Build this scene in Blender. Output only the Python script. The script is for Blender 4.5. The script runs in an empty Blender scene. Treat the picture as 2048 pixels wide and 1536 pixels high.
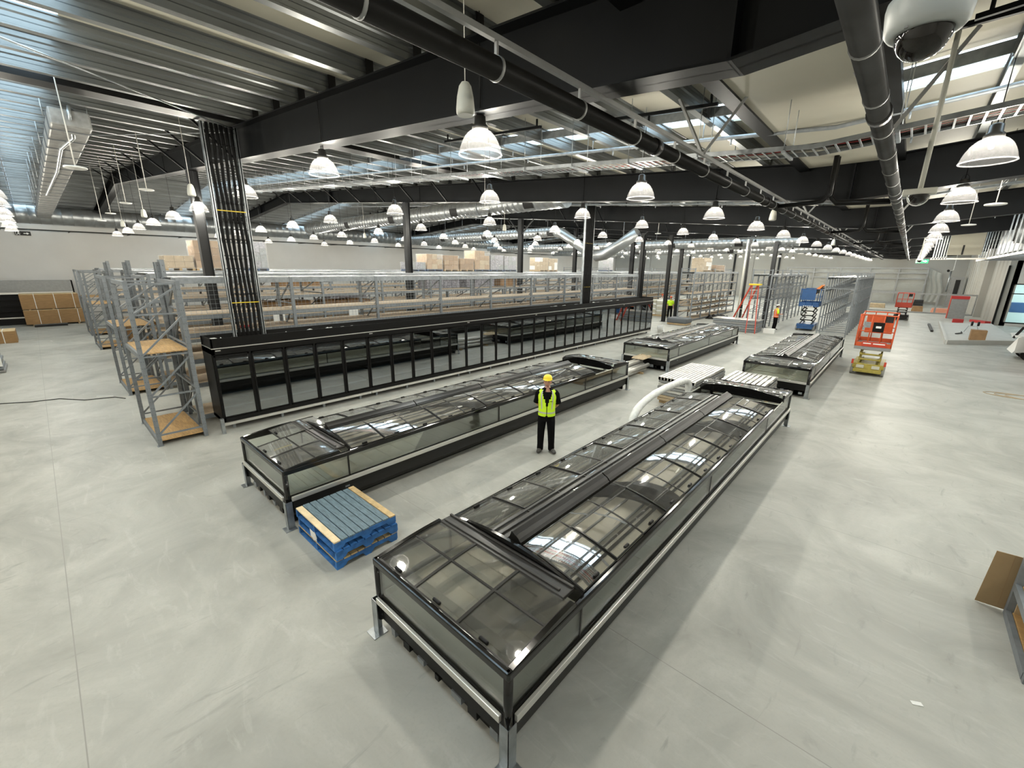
import bpy, math, random
from mathutils import Matrix, Vector
random.seed(7)
S = bpy.context.scene
C = S.collection
PI = math.pi
# ------------------------------------------------------------------ camera, sky, exposure
cam_d = bpy.data.cameras.new('camera'); cam = bpy.data.objects.new('camera', cam_d); C.objects.link(cam)
cam_d.sensor_width = 36.0; cam_d.lens = 846.15 * 36.0 / 2048.0; cam_d.clip_start = 0.05; cam_d.clip_end = 400
cam.matrix_world = Matrix(((0.73875766, -0.18586791, 0.64783504, 0.0),
                           (0.67388618, 0.1884449, -0.71439901, 0.0),
                           (0.01070264, 0.96433482, 0.26446893, 4.0), (0, 0, 0, 1)))
S.camera = cam
W = bpy.data.worlds.new('world'); S.world = W; W.use_nodes = True
W.node_tree.nodes['Background'].inputs[0].default_value = (0.86, 0.94, 1.0, 1)
W.node_tree.nodes['Background'].inputs[1].default_value = 4.2
S.cycles.transparent_max_bounces = 16; S.cycles.max_bounces = 8; S.cycles.diffuse_bounces = 3; S.cycles.glossy_bounces = 3; S.cycles.adaptive_threshold = 0.03
S.view_settings.view_transform = 'Standard'; S.view_settings.look = 'None'
S.view_settings.exposure = 0.72; S.view_settings.gamma = 1.0; S.view_settings.use_curve_mapping = False
LAMP_W = 110.0
LAMP_COL = (1.0, 0.945, 0.82)
# ------------------------------------------------------------------ materials
MATS = {}
def mat(name, col, rough=0.5, metal=0.0, noise=0.0, scale=8.0, spec=0.5, stretch=None, bump=0.0):
    m = bpy.data.materials.new(name); m.use_nodes = True
    nt = m.node_tree; b = nt.nodes['Principled BSDF']
    b.inputs['Base Color'].default_value = (*col, 1); b.inputs['Roughness'].default_value = rough
    b.inputs['Metallic'].default_value = metal
    b.inputs['Specular IOR Level'].default_value = spec
    if noise:
        tc = nt.nodes.new('ShaderNodeTexCoord'); mp = nt.nodes.new('ShaderNodeMapping'); n = nt.nodes.new('ShaderNodeTexNoise')
        n.inputs['Scale'].default_value = scale; n.inputs['Detail'].default_value = 5
        mp.inputs['Scale'].default_value = stretch or (1, 1, 1)
        r = nt.nodes.new('ShaderNodeValToRGB')
        r.color_ramp.elements[0].position = 0.3; r.color_ramp.elements[1].position = 0.7
        r.color_ramp.elements[0].color = (*[c * (1 - noise) for c in col], 1)
        r.color_ramp.elements[1].color = (*[min(1, c * (1 + noise)) for c in col], 1)
        L = nt.links.new
        L(tc.outputs['Object'], mp.inputs[0]); L(mp.outputs[0], n.inputs[0]); L(n.outputs[0], r.inputs[0]); L(r.outputs[0], b.inputs['Base Color'])
        if bump:
            bp = nt.nodes.new('ShaderNodeBump'); bp.inputs['Strength'].default_value = bump; bp.inputs['Distance'].default_value = 0.02
            L(n.outputs[0], bp.inputs['Height']); L(bp.outputs[0], b.inputs['Normal'])
    MATS[name] = m
    return m
def glass(name, tint, refl, rough=0.02, bump=0.0, f0=0.04, dust=0.0, haze=0.0):
    m = bpy.data.materials.new(name); m.use_nodes = True; nt = m.node_tree; N = nt.nodes; L = nt.links.new
    N.remove(N['Principled BSDF'])
    tr = N.new('ShaderNodeBsdfTransparent'); tr.inputs[0].default_value = (*tint, 1)
    gl = N.new('ShaderNodeBsdfGlossy'); gl.inputs['Roughness'].default_value = rough; gl.inputs[0].default_value = (0.95, 0.96, 0.97, 1)
    lw = N.new('ShaderNodeLayerWeight'); lw.inputs[0].default_value = 0.35
    ma = N.new('ShaderNodeMath'); ma.operation = 'MULTIPLY_ADD'; ma.inputs[1].default_value = refl; ma.inputs[2].default_value = f0
    cl = N.new('ShaderNodeClamp')
    mx = N.new('ShaderNodeMixShader')
    L(lw.outputs['Fresnel'], ma.inputs[0]); L(ma.outputs[0], cl.inputs[0]); L(cl.outputs[0], mx.inputs[0])
    L(tr.outputs[0], mx.inputs[1]); L(gl.outputs[0], mx.inputs[2])
    out = N['Material Output']
    if bump or dust:
        tc = N.new('ShaderNodeTexCoord'); n = N.new('ShaderNodeTexNoise'); n.inputs['Scale'].default_value = 3.2; n.inputs['Detail'].default_value = 3
        L(tc.outputs['Object'], n.inputs[0])
    if bump:
        bp = N.new('ShaderNodeBump'); bp.inputs['Strength'].default_value = bump; bp.inputs['Distance'].default_value = 0.02
        L(n.outputs[0], bp.inputs['Height']); L(bp.outputs[0], gl.inputs['Normal'])
    if dust:
        df = N.new('ShaderNodeBsdfDiffuse'); df.inputs[0].default_value = (0.5, 0.5, 0.47, 1)
        n2 = N.new('ShaderNodeTexNoise'); n2.inputs['Scale'].default_value = 2.3; n2.inputs['Detail'].default_value = 8
        n2.inputs['Roughness'].default_value = 0.7; n2.inputs['Distortion'].default_value = 1.5
        L(tc.outputs['Object'], n2.inputs[0])
        mr = N.new('ShaderNodeMapRange'); mr.inputs[1].default_value = 0.5; mr.inputs[2].default_value = 0.78; mr.inputs[3].default_value = dust * 0.25; mr.inputs[4].default_value = dust
        L(n2.outputs[0], mr.inputs[0])
        pw = N.new('ShaderNodeMath'); pw.operation = 'POWER'; pw.inputs[1].default_value = 3.0; L(lw.outputs['Facing'], pw.inputs[0])
        hz = N.new('ShaderNodeMath'); hz.operation = 'MULTIPLY_ADD'; hz.inputs[1].default_value = haze; L(pw.outputs[0], hz.inputs[0]); L(mr.outputs[0], hz.inputs[2])
        m2 = N.new('ShaderNodeMixShader'); L(hz.outputs[0], m2.inputs[0]); L(mx.outputs[0], m2.inputs[1]); L(df.outputs[0], m2.inputs[2])
        L(m2.outputs[0], out.inputs[0])
    else:
        L(mx.outputs[0], out.inputs[0])
    MATS[name] = m
    return m
def film(name, col, alpha):
    m = bpy.data.materials.new(name); m.use_nodes = True; nt = m.node_tree; N = nt.nodes; L = nt.links.new
    b = N['Principled BSDF']; b.inputs['Base Color'].default_value = (*col, 1); b.inputs['Roughness'].default_value = 0.2
    b.inputs['Alpha'].default_value = alpha
    tc = N.new('ShaderNodeTexCoord'); n = N.new('ShaderNodeTexNoise'); n.inputs['Scale'].default_value = 4; n.inputs['Detail'].default_value = 6
    bp = N.new('ShaderNodeBump'); bp.inputs['Strength'].default_value = 0.9; bp.inputs['Distance'].default_value = 0.08
    L(tc.outputs['Object'], n.inputs[0]); L(n.outputs[0], bp.inputs['Height']); L(bp.outputs[0], b.inputs['Normal'])
    MATS[name] = m; return m
def emit(name, col, st):
    m = bpy.data.materials.new(name); m.use_nodes = True; nt = m.node_tree
    b = nt.nodes['Principled BSDF']; b.inputs['Emission Color'].default_value = (*col, 1); b.inputs['Emission Strength'].default_value = st
    b.inputs['Base Color'].default_value = (*col, 1)
    m.cycles.emission_sampling = 'NONE'
    MATS[name] = m; return m

def floor_mat():
    m = bpy.data.materials.new('polished_concrete'); m.use_nodes = True; nt = m.node_tree; N = nt.nodes; L = nt.links.new
    b = N['Principled BSDF']; tc = N.new('ShaderNodeTexCoord')
    def noise(sc, det, rough, dist, st=(1, 1, 1), rot=0):
        mp = N.new('ShaderNodeMapping'); mp.inputs['Scale'].default_value = st; mp.inputs['Rotation'].default_value = (0, 0, rot)
        n = N.new('ShaderNodeTexNoise'); n.inputs['Scale'].default_value = sc; n.inputs['Detail'].default_value = det
        n.inputs['Roughness'].default_value = rough; n.inputs['Distortion'].default_value = dist
        L(tc.outputs['Object'], mp.inputs[0]); L(mp.outputs[0], n.inputs[0]); return n
    n1 = noise(0.55, 8, 0.62, 1.2); n2 = noise(1.5, 7, 0.65, 0.9, (1, 4.0, 1), 0.35); n3 = noise(30, 3, 0.6, 0)
    n4 = noise(0.9, 6, 0.6, 2.5, (3.0, 1, 1), -0.5)
    r = N.new('ShaderNodeValToRGB'); e = r.color_ramp.elements
    e[0].position = 0.30; e[0].color = (0.305, 0.305, 0.270, 1); e[1].position = 0.72; e[1].color = (0.505, 0.50, 0.452, 1)
    L(n1.outputs[0], r.inputs[0])
    def scuff(n, lo, hi, col, amt, prev):
        mr = N.new('ShaderNodeMapRange'); mr.inputs[1].default_value = lo; mr.inputs[2].default_value = hi; mr.inputs[4].default_value = amt
        mx = N.new('ShaderNodeMixRGB'); mx.inputs[2].default_value = (*col, 1)
        L(n.outputs[0], mr.inputs[0]); L(mr.outputs[0], mx.inputs[0]); L(prev, mx.inputs[1]); return mx.outputs[0]
    c = scuff(n2, 0.56, 0.74, (0.56, 0.56, 0.52), 0.45, r.outputs[0])
    c = scuff(n4, 0.60, 0.74, (0.25, 0.25, 0.225), 0.55, c)
    c = scuff(n3, 0.5, 0.75, (0.36, 0.355, 0.32), 0.35, c)
    # sawn control joints
    sx = N.new('ShaderNodeSeparateXYZ'); L(tc.outputs['Object'], sx.inputs[0])
    def joint(axis, off, pitch, prev):
        a = N.new('ShaderNodeMath'); a.operation = 'ADD'; a.inputs[1].default_value = off; L(sx.outputs[axis], a.inputs[0])
        w = N.new('ShaderNodeMath'); w.operation = 'PINGPONG'; w.inputs[1].default_value = pitch / 2; L(a.outputs[0], w.inputs[0])
        l = N.new('ShaderNodeMath'); l.operation = 'LESS_THAN'; l.inputs[1].default_value = 0.005; L(w.outputs[0], l.inputs[0])
        mx = N.new('ShaderNodeMixRGB'); mx.inputs[2].default_value = (0.30, 0.295, 0.265, 1); L(l.outputs[0], mx.inputs[0]); L(prev, mx.inputs[1]); return mx.outputs[0]
    c = joint(1, JY, 4.175, c)
    L(c, b.inputs['Base Color'])
    mr = N.new('ShaderNodeMapRange'); mr.inputs[3].default_value = 0.36; mr.inputs[4].default_value = 0.62; L(n2.outputs[0], mr.inputs[0]); L(mr.outputs[0], b.inputs['Roughness'])
    b.inputs['Specular IOR Level'].default_value = 0.35
    MATS['floor'] = m
JY, JX = -3.72, 1.0
floor_mat()
mat('black', (0.006, 0.006, 0.006), 0.4, spec=.2); mat('black_gloss', (0.006, 0.006, 0.006), 0.12); mat('panel', (0.020, 0.020, 0.019), 0.45, spec=.25)
mat('lidframe', (0.012, 0.012, 0.011), 0.35, spec=.35); mat('housing', (0.035, 0.034, 0.032), 0.3, noise=0.1)
mat('steel', (0.0042, 0.005, 0.0058), 0.45, noise=0.15, scale=2, spec=.16); mat('column', (0.022, 0.023, 0.024), 0.5, spec=.3)
mat('galv', (0.38, 0.405, 0.42), 0.38, 0.85, noise=0.25, scale=6); mat('galvd', (0.24, 0.26, 0.275), 0.5, 0.35, noise=0.2, scale=10)
mat('rack', (0.18, 0.198, 0.212), 0.5, 0.2, noise=0.12, scale=9); mat('rackd', (0.10, 0.11, 0.12), 0.6)
mat('alu', (0.62, 0.61, 0.57), 0.3, 0.6); mat('purlin', (0.17, 0.18, 0.18), 0.42, 0.75, noise=0.2, scale=3, stretch=(1, .2, 1))
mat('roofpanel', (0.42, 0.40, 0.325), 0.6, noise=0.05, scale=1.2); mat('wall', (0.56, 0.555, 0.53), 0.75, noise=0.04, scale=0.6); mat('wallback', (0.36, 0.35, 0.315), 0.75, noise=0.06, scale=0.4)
mat('liner', (0.58, 0.57, 0.475), 0.5, noise=0.08, scale=3); mat('basket', (0.50, 0.52, 0.42), 0.45)
mat('ply', (0.46, 0.285, 0.115), 0.6, noise=0.22, scale=5, stretch=(1, 9, 1)); mat('chip', (0.50, 0.40, 0.28), 0.7, noise=0.1, scale=20)
mat('mdf', (0.30, 0.175, 0.07), 0.7, noise=0.2, scale=4, stretch=(1, 1, 14)); mat('mdftop', (0.66, 0.50, 0.28), 0.7, noise=0.1)
mat('pal_blue', (0.03, 0.15, 0.42), 0.65, noise=0.35, scale=9); mat('pal_grey', (0.13, 0.19, 0.225), 0.75, noise=0.3, scale=7, stretch=(1, 7, 1))
mat('pal_light', (0.74, 0.60, 0.38), 0.75, noise=0.15, scale=8); mat('pal_tan', (0.50, 0.36, 0.18), 0.75, noise=0.3, scale=8)
mat('carton', (0.30, 0.18, 0.085), 0.75, noise=0.15, scale=4); mat('carton2', (0.38, 0.25, 0.135), 0.75, noise=0.15, scale=5); mat('cartonlight', (0.46, 0.36, 0.23), 0.75, noise=0.15, scale=5)
mat('cardboard', (0.30, 0.205, 0.105), 0.85, noise=0.06, scale=5)
mat('cans', (0.26, 0.26, 0.30), 0.4, 0.3, noise=0.5, scale=14); mat('white', (0.72, 0.72, 0.69), 0.45); mat('cream', (0.52, 0.52, 0.46), 0.5); mat('casing', (0.36, 0.385, 0.38), 0.4)
mat('paper', (0.78, 0.78, 0.75), 0.7); mat('plastic_white', (0.74, 0.75, 0.72), 0.35, noise=0.12, scale=12, bump=0.4)
mat('pipe', (0.007, 0.007, 0.007), 0.38, noise=0.3, scale=3, spec=.25); mat('pipe_grey', (0.045, 0.045, 0.045), 0.33, noise=0.3, scale=3, spec=.5)
mat('rubber', (0.007, 0.007, 0.007), 0.7, spec=.2); mat('tyre', (0.30, 0.30, 0.28), 0.7)
mat('orange', (0.55, 0.085, 0.02), 0.4, noise=0.1); mat('redor', (0.50, 0.05, 0.02), 0.4); mat('mustard', (0.38, 0.31, 0.06), 0.45, noise=0.15, scale=10)
mat('blue', (0.012, 0.075, 0.22), 0.4, noise=0.1); mat('bluedark', (0.015, 0.05, 0.13), 0.5); mat('red', (0.45, 0.02, 0.02), 0.4)
mat('orangebright', (0.80, 0.22, 0.03), 0.6); mat('yellow', (0.75, 0.55, 0.02), 0.45); mat('cream_panel', (0.55, 0.53, 0.44), 0.8)
mat('skin', (0.50, 0.27, 0.19), 0.55, noise=0.08, scale=20); mat('lips', (0.34, 0.13, 0.11), 0.5); mat('eye', (0.02, 0.015, 0.012), 0.3); mat('hair', (0.025, 0.018, 0.012), 0.8)
mat('hivis', (0.62, 0.95, 0.02), 0.6, noise=0.12, scale=9); mat('reflect', (0.52, 0.54, 0.50), 0.4, 0.2); mat('cloth_black', (0.005, 0.005, 0.0055), 0.9, noise=0.3, scale=12, spec=.1)
mat('boot', (0.07, 0.068, 0.062), 0.6, noise=0.2, scale=14); mat('hat_yellow', (0.85, 0.66, 0.02), 0.35); mat('hat_red', (0.65, 0.09, 0.02), 0.35); mat('hivis_orange', (0.85, 0.14, 0.03), 0.6)
mat('duct', (0.30, 0.315, 0.32), 0.36, 0.7, noise=0.15, scale=2); mat('wrapduct', (0.26, 0.26, 0.25), 0.45, 0.35, noise=0.3, scale=5, bump=0.3)
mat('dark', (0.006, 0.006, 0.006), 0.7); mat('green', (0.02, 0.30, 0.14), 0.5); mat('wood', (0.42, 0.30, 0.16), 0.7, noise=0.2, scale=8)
mat('cable_red', (0.35, 0.03, 0.03), 0.5); mat('cable_white', (0.62, 0.60, 0.55), 0.5); mat('slab', (0.50, 0.50, 0.47), 0.6, noise=0.06, scale=2); mat('pink', (0.75, 0.33, 0.22), 0.6)
mat('steelgrey', (0.27, 0.275, 0.27), 0.5, 0.3, noise=0.08)
glass('lidglass', (0.96, 0.955, 0.945), 0.6, 0.02, 0.003, 0.03, 0.11, haze=0.55); glass('smokelid', (0.66, 0.655, 0.65), 0.7, 0.025, 0.006, 0.03, 0.16, haze=0.40); glass('sideglass', (0.88, 0.90, 0.87), 0.8, 0.012, 0, 0.04, 0.05)
glass('doorglass', (0.60, 0.66, 0.69), 0.40, 0.015, 0.0, 0.27); glass('winglass', (0.75, 0.88, 0.88), 0.7); mat('domeglass', (0.008, 0.007, 0.006), 0.04)
film('wrap', (0.80, 0.80, 0.78), 0.20); film('sheetplastic', (0.62, 0.63, 0.58), 0.45)
emit('bulb', (1.0, 0.97, 0.9), 40.0); emit('signwhite', (0.85, 0.95, 0.9), 1.0)
# lamp shade: ribbed acrylic, lit by the lamp inside it
def shade_mat(nm, fac):
    m = bpy.data.materials.new(nm); m.use_nodes = True; nt = m.node_tree; N = nt.nodes; L = nt.links.new
    N.remove(N['Principled BSDF'])
    a = N.new('ShaderNodeBsdfTransparent'); a.inputs[0].default_value = (0.95, 0.95, 0.95, 1)
    b = N.new('ShaderNodeBsdfTranslucent'); b.inputs[0].default_value = (0.85, 0.85, 0.87, 1)
    d = N.new('ShaderNodeBsdfDiffuse'); d.inputs[0].default_value = (0.8, 0.8, 0.8, 1)
    m1 = N.new('ShaderNodeMixShader'); m1.inputs[0].default_value = 0.35; L(b.outputs[0], m1.inputs[1]); L(d.outputs[0], m1.inputs[2])
    m2 = N.new('ShaderNodeMixShader'); m2.inputs[0].default_value = fac; L(a.outputs[0], m2.inputs[1]); L(m1.outputs[0], m2.inputs[2])
    L(m2.outputs[0], N['Material Output'].inputs[0]); MATS[nm] = m
shade_mat('shade', 0.019); shade_mat('shade_rim', 0.07)
def sky_panel():
    m = bpy.data.materials.new('skylight_sheet'); m.use_nodes = True; nt = m.node_tree; N = nt.nodes; L = nt.links.new
    N.remove(N['Principled BSDF'])
    b = N.new('ShaderNodeBsdfTranslucent'); b.inputs[0].default_value = (0.80, 0.88, 0.92, 1)
    L(b.outputs[0], N['Material Output'].inputs[0]); MATS['skylight'] = m
sky_panel()
# ------------------------------------------------------------------ mesh helpers
ORG = {}
class MB:
    def __init__(s): s.v = []; s.f = []; s.m = []; s.s = []; s.c = []
    def add(s, vs, fs, m=0, sm=False):
        o = len(s.v); s.v += [tuple(v) for v in vs]
        for f in fs: s.f.append([i + o for i in f]); s.m.append(m); s.s.append(sm)
        return s
    def box(s, x0, x1, y0, y1, z0, z1, m=0):
        return s.add([(x0, y0, z0), (x1, y0, z0), (x1, y1, z0), (x0, y1, z0), (x0, y0, z1), (x1, y0, z1), (x1, y1, z1), (x0, y1, z1)],
                     [(0, 3, 2, 1), (4, 5, 6, 7), (0, 1, 5, 4), (1, 2, 6, 5), (2, 3, 7, 6), (3, 0, 4, 7)], m)
    def bar(s, p, q, w, h, m=0, up=(0, 0, 1)):
        p = Vector(p); q = Vector(q); d = (q - p).normalized(); u = Vector(up)
        if abs(d.dot(u)) > 0.98: u = Vector((0, 1, 0)) if abs(d.y) < 0.9 else Vector((1, 0, 0))
        a = d.cross(u).normalized() * w / 2; b = a.cross(d).normalized() * h / 2
        vs = [p - a - b, p + a - b, p + a + b, p - a + b, q - a - b, q + a - b, q + a + b, q - a + b]
        return s.add(vs, [(0, 1, 2, 3), (7, 6, 5, 4), (0, 4, 5, 1), (1, 5, 6, 2), (2, 6, 7, 3), (3, 7, 4, 0)], m)
    def tube(s, pts, r, n=8, m=0, cap=True, flat=None):
        pts = [Vector(p) for p in pts]; rs = r if isinstance(r, (list, tuple)) else [r] * len(pts)
        rings = []; prev = None
        for i, p in enumerate(pts):
            d = (pts[min(i + 1, len(pts) - 1)] - pts[max(i - 1, 0)]).normalized()
            if prev is None:
                a = d.cross(Vector((0, 0, 1)) if abs(d.z) < 0.9 else Vector((1, 0, 0))).normalized()
            else:
                a = (prev - d * prev.dot(d)).normalized()
            prev = a; b = d.cross(a)
            rr = rs[i]; ra, rb = rr if isinstance(rr, tuple) else (rr, rr)
            rings.append([p + a * math.cos(2 * PI * k / n) * ra + b * math.sin(2 * PI * k / n) * rb for k in range(n)])
        vs = [v for R in rings for v in R]; fs = []
        for i in range(len(rings) - 1):
            for k in range(n):
                fs.append((i * n + k, i * n + (k + 1) % n, (i + 1) * n + (k + 1) % n, (i + 1) * n + k))
        s.add(vs, fs, m, True)
        if cap:
            o = len(s.v) - len(vs); e = o + (len(rings) - 1) * n
            s.f.append([o + k for k in range(n)][::-1]); s.m.append(m); s.s.append(False)
            s.f.append([e + k for k in range(n)]); s.m.append(m); s.s.append(False)
        return s
    def lathe(s, prof, c=(0, 0, 0), n=16, m=0, sx=1, sy=1):
        vs = [(c[0] + r * sx * math.cos(2 * PI * k / n), c[1] + r * sy * math.sin(2 * PI * k / n), c[2] + z) for r, z in prof for k in range(n)]
        fs = [(i * n + k, i * n + (k + 1) % n, (i + 1) * n + (k + 1) % n, (i + 1) * n + k) for i in range(len(prof) - 1) for k in range(n)]
        return s.add(vs, fs, m, True)
    def prism(s, poly, ax, a, b, m=0):
        def P(u, v, t): return {'x': (t, u, v), 'y': (u, t, v), 'z': (u, v, t)}[ax]
        n = len(poly); vs = [P(u, v, a) for u, v in poly] + [P(u, v, b) for u, v in poly]
        fs = [tuple(range(n)), tuple(range(2 * n - 1, n - 1, -1))] + [(i, n + i, n + (i + 1) % n, (i + 1) % n) for i in range(n)]
        return s.add(vs, fs, m)
    def sheet(s, f, nu, nv, m=0, sm=True):
        vs = [f(i / nu, j / nv) for i in range(nu + 1) for j in range(nv + 1)]
        fs = [(i * (nv + 1) + j, (i + 1) * (nv + 1) + j, (i + 1) * (nv + 1) + j + 1, i * (nv + 1) + j + 1) for i in range(nu) for j in range(nv)]
        return s.add(vs, fs, m, sm)
    def slab(s, f, nu, nv, t, m=0):          # curved sheet with thickness t along z
        s.sheet(f, nu, nv, m); s.sheet(lambda u, v: Vector(f(v, u)) - Vector((0, 0, t)), nv, nu, m)
        def edge(g, n):
            s.add([p for k in range(n + 1) for p in (g(k / n), Vector(g(k / n)) - Vector((0, 0, t)))], [(2 * k, 2 * k + 1, 2 * k + 3, 2 * k + 2) for k in range(n)], m)
        edge(lambda k: f(k, 0), nu); edge(lambda k: f(k, 1), nu); edge(lambda k: f(0, k), nv); edge(lambda k: f(1, k), nv)
        return s
    def cut(s): s.c.append((len(s.v), len(s.f))); return s
    def pieces(s, name, mats, parent):
        ks = [(0, 0)] + s.c + [(len(s.v), len(s.f))]
        for (a, fa), (b, fb) in zip(ks[:-1], ks[1:]):
            if fb == fa: continue
            q = MB(); q.v = s.v[a:b]; q.f = [[i - a for i in f] for f in s.f[fa:fb]]; q.m = s.m[fa:fb]; q.s = s.s[fa:fb]; q.build(name, mats, parent)
    def build(s, name, mats, parent=None, bevel=0, org=None):
        if isinstance(mats, str): mats = [mats]
        me = bpy.data.meshes.new(name)
        o = Vector(org) if org is not None else (ORG.get(parent.name, Vector()) if parent else Vector())
        me.from_pydata([tuple(Vector(v) - o) for v in s.v], [], s.f)
        for k in mats: me.materials.append(MATS[k])
        me.polygons.foreach_set('material_index', s.m); me.polygons.foreach_set('use_smooth', s.s); me.update()
        ob = bpy.data.objects.new(name, me); C.objects.link(ob)
        if parent: ob.parent = parent; ORG[ob.name] = ORG.get(parent.name, Vector())
        else: ob.location = o
        if bevel:
            b = ob.modifiers.new('bevel', 'BEVEL'); b.width = bevel; b.segments = 2; b.limit_method = 'ANGLE'
        return ob
def tag(o, label, cat, group=None):
    o['label'] = label; o['category'] = cat
    if group: o['group'] = group
    return o
def thing(name, label, cat, loc=(0, 0, 0), group=None):
    o = bpy.data.objects.new(name, None); C.objects.link(o); o.location = loc; o.empty_display_size = 0.1
    ORG[o.name] = Vector(loc)
    return tag(o, label, cat, group)
def solo(name, label, cat, mb, mats, org, group=None, bevel=0):      # a thing that is one mesh
    return tag(mb.build(name, mats, None, bevel, org), label, cat, group)
def struct(name, mb, mats, org=(0, 0, 0)):
    o = mb.build(name, mats, None, 0, org); o['kind'] = 'structure'; return o
def spart(name, mb, mats, parent):
    return mb.build(name, mats, parent)
def dup(o, loc=None, rz=None, label=None, group=None, parent=None):
    c = o.copy(); C.objects.link(c)
    if parent is not None: c.parent = parent
    if loc is not None: c.location = loc
    if rz is not None: c.rotation_euler = (0, 0, rz)
    if label: c['label'] = label
    if group: c['group'] = group
    for ch in list(o.children): dup(ch, parent=c)
    return c
ORD = ['nearest', 'second', 'third', 'fourth', 'fifth', 'sixth', 'seventh', 'eighth', 'ninth', 'tenth', 'eleventh', 'twelfth', 'thirteenth', 'fourteenth', 'fifteenth', 'sixteenth', 'seventeenth', 'eighteenth', 'nineteenth', 'twentieth', 'twenty-first', 'twenty-second', 'twenty-third', 'twenty-fourth', 'twenty-fifth', 'twenty-sixth', 'twenty-seventh', 'twenty-eighth', 'twenty-ninth', 'thirtieth']
# ------------------------------------------------------------------ building shell
XL, XV, XRG, XR, Y0, Y1 = -43.9, -1.26, -31.3, 9.5, -7.0, 78.6
def zr(x):                       # top of the rafters (valley at XV, ridge at XRG)
    if x > XV: return 6.25 + 0.0765 * (x - XV)
    if x > XRG: return 6.25 + 0.0765 * (XV - x)
    return zr(XRG + 1e-6) - 0.0765 * (XRG - x)
def zb(x):                       # underside of the rafters
    if x > XV: return 5.48 + 0.083 * (x - XV)
    if x > XRG: return 5.48 + 0.083 * (XV - x)
    return zb(XRG + 1e-6) - 0.07 * (XRG - x)
struct('floor', MB().box(XL - .3, XR + .3, Y0 - .3, Y1 + .3, -0.2, 0), 'floor')
struct('wall_left', MB().box(XL - .2, XL, Y0 - .2, Y1 + .2, 0, 8.4), 'wall')
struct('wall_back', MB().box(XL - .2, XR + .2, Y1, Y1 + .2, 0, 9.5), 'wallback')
struct('wall_front', MB().box(XL - .2, XR + .2, Y0 - .2, Y0, 0, 9.5), 'wall')
struct('wall_right', MB().box(XR, XR + .2, Y0, 51, 0, 7.6), 'wall')
# roof sheeting with the skylight strips left open
SKY = [(-0.2 + 8.37 * k, 0.85 + 8.37 * k) for k in range(0, 10)]
roof = MB(); sky = []
ys = [Y0 - .2]
for a, b in SKY: ys += [a, b]
ys.append(Y1 + .2)
xs = [XL - .2, XRG, XV, XR + .2]
for i in range(len(ys) - 1):
    for j in range(3):
        xa, xb = xs[j], xs[j + 1]; za, zbb = zr(xa) + .27, zr(xb) + .27
        poly = [(xa, za), (xb, zbb), (xb, zbb + .06), (xa, za + .06)]
        if i % 2 == 0: roof.prism(poly, 'y', ys[i], ys[i + 1])
        else: sky.append(MB().prism([(xa, za + .03), (xb, zbb + .03), (xb, zbb + .04), (xa, za + .04)], 'y', ys[i], ys[i + 1]))
struct('ceiling', roof, 'roofpanel')
for k, s_ in enumerate(sky):
    o = s_.build('window_skylight', 'skylight'); o['kind'] = 'structure'; o.name = 'window_%d' % (k + 2)
# plain soffit boards along the valley gutter
m = MB()
for k in range(-1, 9):
    a = 3.9 + 8.35 * k + .2; m.box(-2.1, -.72, a, a + 7.95, 6.20, 6.23)
struct('trim_110', m, 'roofpanel')
struct('trim_111', MB().box(-2.3, -2.1, Y0 + .1, Y1 - .1, 6.17, 6.26).box(-.72, -.5, Y0 + .1, Y1 - .1, 6.17, 6.26), 'steel')
# rafters (deep welded beams)
RY = [3.9 + 8.35 * k for k in range(-1, 9)]
for k, y in enumerate(RY):
    m = MB(); X = [XL, XRG, -20, -12, XV, 4, XR]
    for a, b in zip(X[:-1], X[1:]):
        m.prism([(a, zb(a)), (b, zb(b)), (b, zr(b)), (a, zr(a))], 'y', y - .012, y + .012)
        for zf, t in ((zb, 0.0), (zr, -.022)):
            m.prism([(a, zf(a) + t), (b, zf(b) + t), (b, zf(b) + t + .022), (a, zf(a) + t + .022)], 'y', y - .17, y + .17)
    for x in (-25, XV - .02, 4.5, -36): m.box(x - .012, x + .012, y - .16, y + .16, zb(x), zr(x))
    o = struct('trim_%d' % (k + 1), m, 'steel')
# purlins (galvanised ribbed channels along the store)
PX = [XV - 0.55 - 1.172 * i for i in range(26)] + [XRG - 0.6 - 1.172 * i for i in range(11)] + [XV + 0.55 + 1.172 * i for i in range(9)]
for k, x in enumerate(PX):
    z = zr(x); m = MB()
    prof = [(x - .055, z), (x + .055, z), (x + .055, z + .02), (x + .03, z + .03), (x + .03, z + .09), (x + .012, z + .11), (x + .012, z + .16), (x + .03, z + .18), (x + .03, z + .24), (x + .055, z + .25), (x + .055, z + .27),
            (x - .055, z + .27), (x - .055, z + .25), (x - .03, z + .24), (x - .03, z + .18), (x - .012, z + .16), (x - .012, z + .11), (x - .03, z + .09), (x - .03, z + .03), (x - .055, z + .02)]
    n = len(prof); ya, yb = Y0 + .1, Y1 - .1
    m.add([(u, ya, v) for u, v in prof] + [(u, yb, v) for u, v in prof], [(i, n + i, n + (i + 1) % n, (i + 1) % n) for i in range(n)])
    for y in RY: m.box(x + .06, x + .075, y - .06, y + .06, z, z + .26, 1)
    o = m.build('trim_%d' % (k + 20), ['purlin', 'black']); o['kind'] = 'structure'
# bridging struts between purlins
for k, y in enumerate([0.0, 8.0, 16.4, 24.8, 33.1]):
    m = MB()
    for i in range(len(PX) - 1):
        if abs(PX[i] - PX[i + 1]) < 1.3: m.bar((PX[i], y, zr(PX[i]) + .12), (PX[i + 1], y, zr(PX[i + 1]) + .12), .03, .14, 0)
    for x in PX: m.box(x - .07, x + .07, y - .05, y + .05, zr(x) + .02, zr(x) + .22)
    o = m.build('trim_%d' % (k + 80), 'galvd'); o['kind'] = 'structure'
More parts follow.
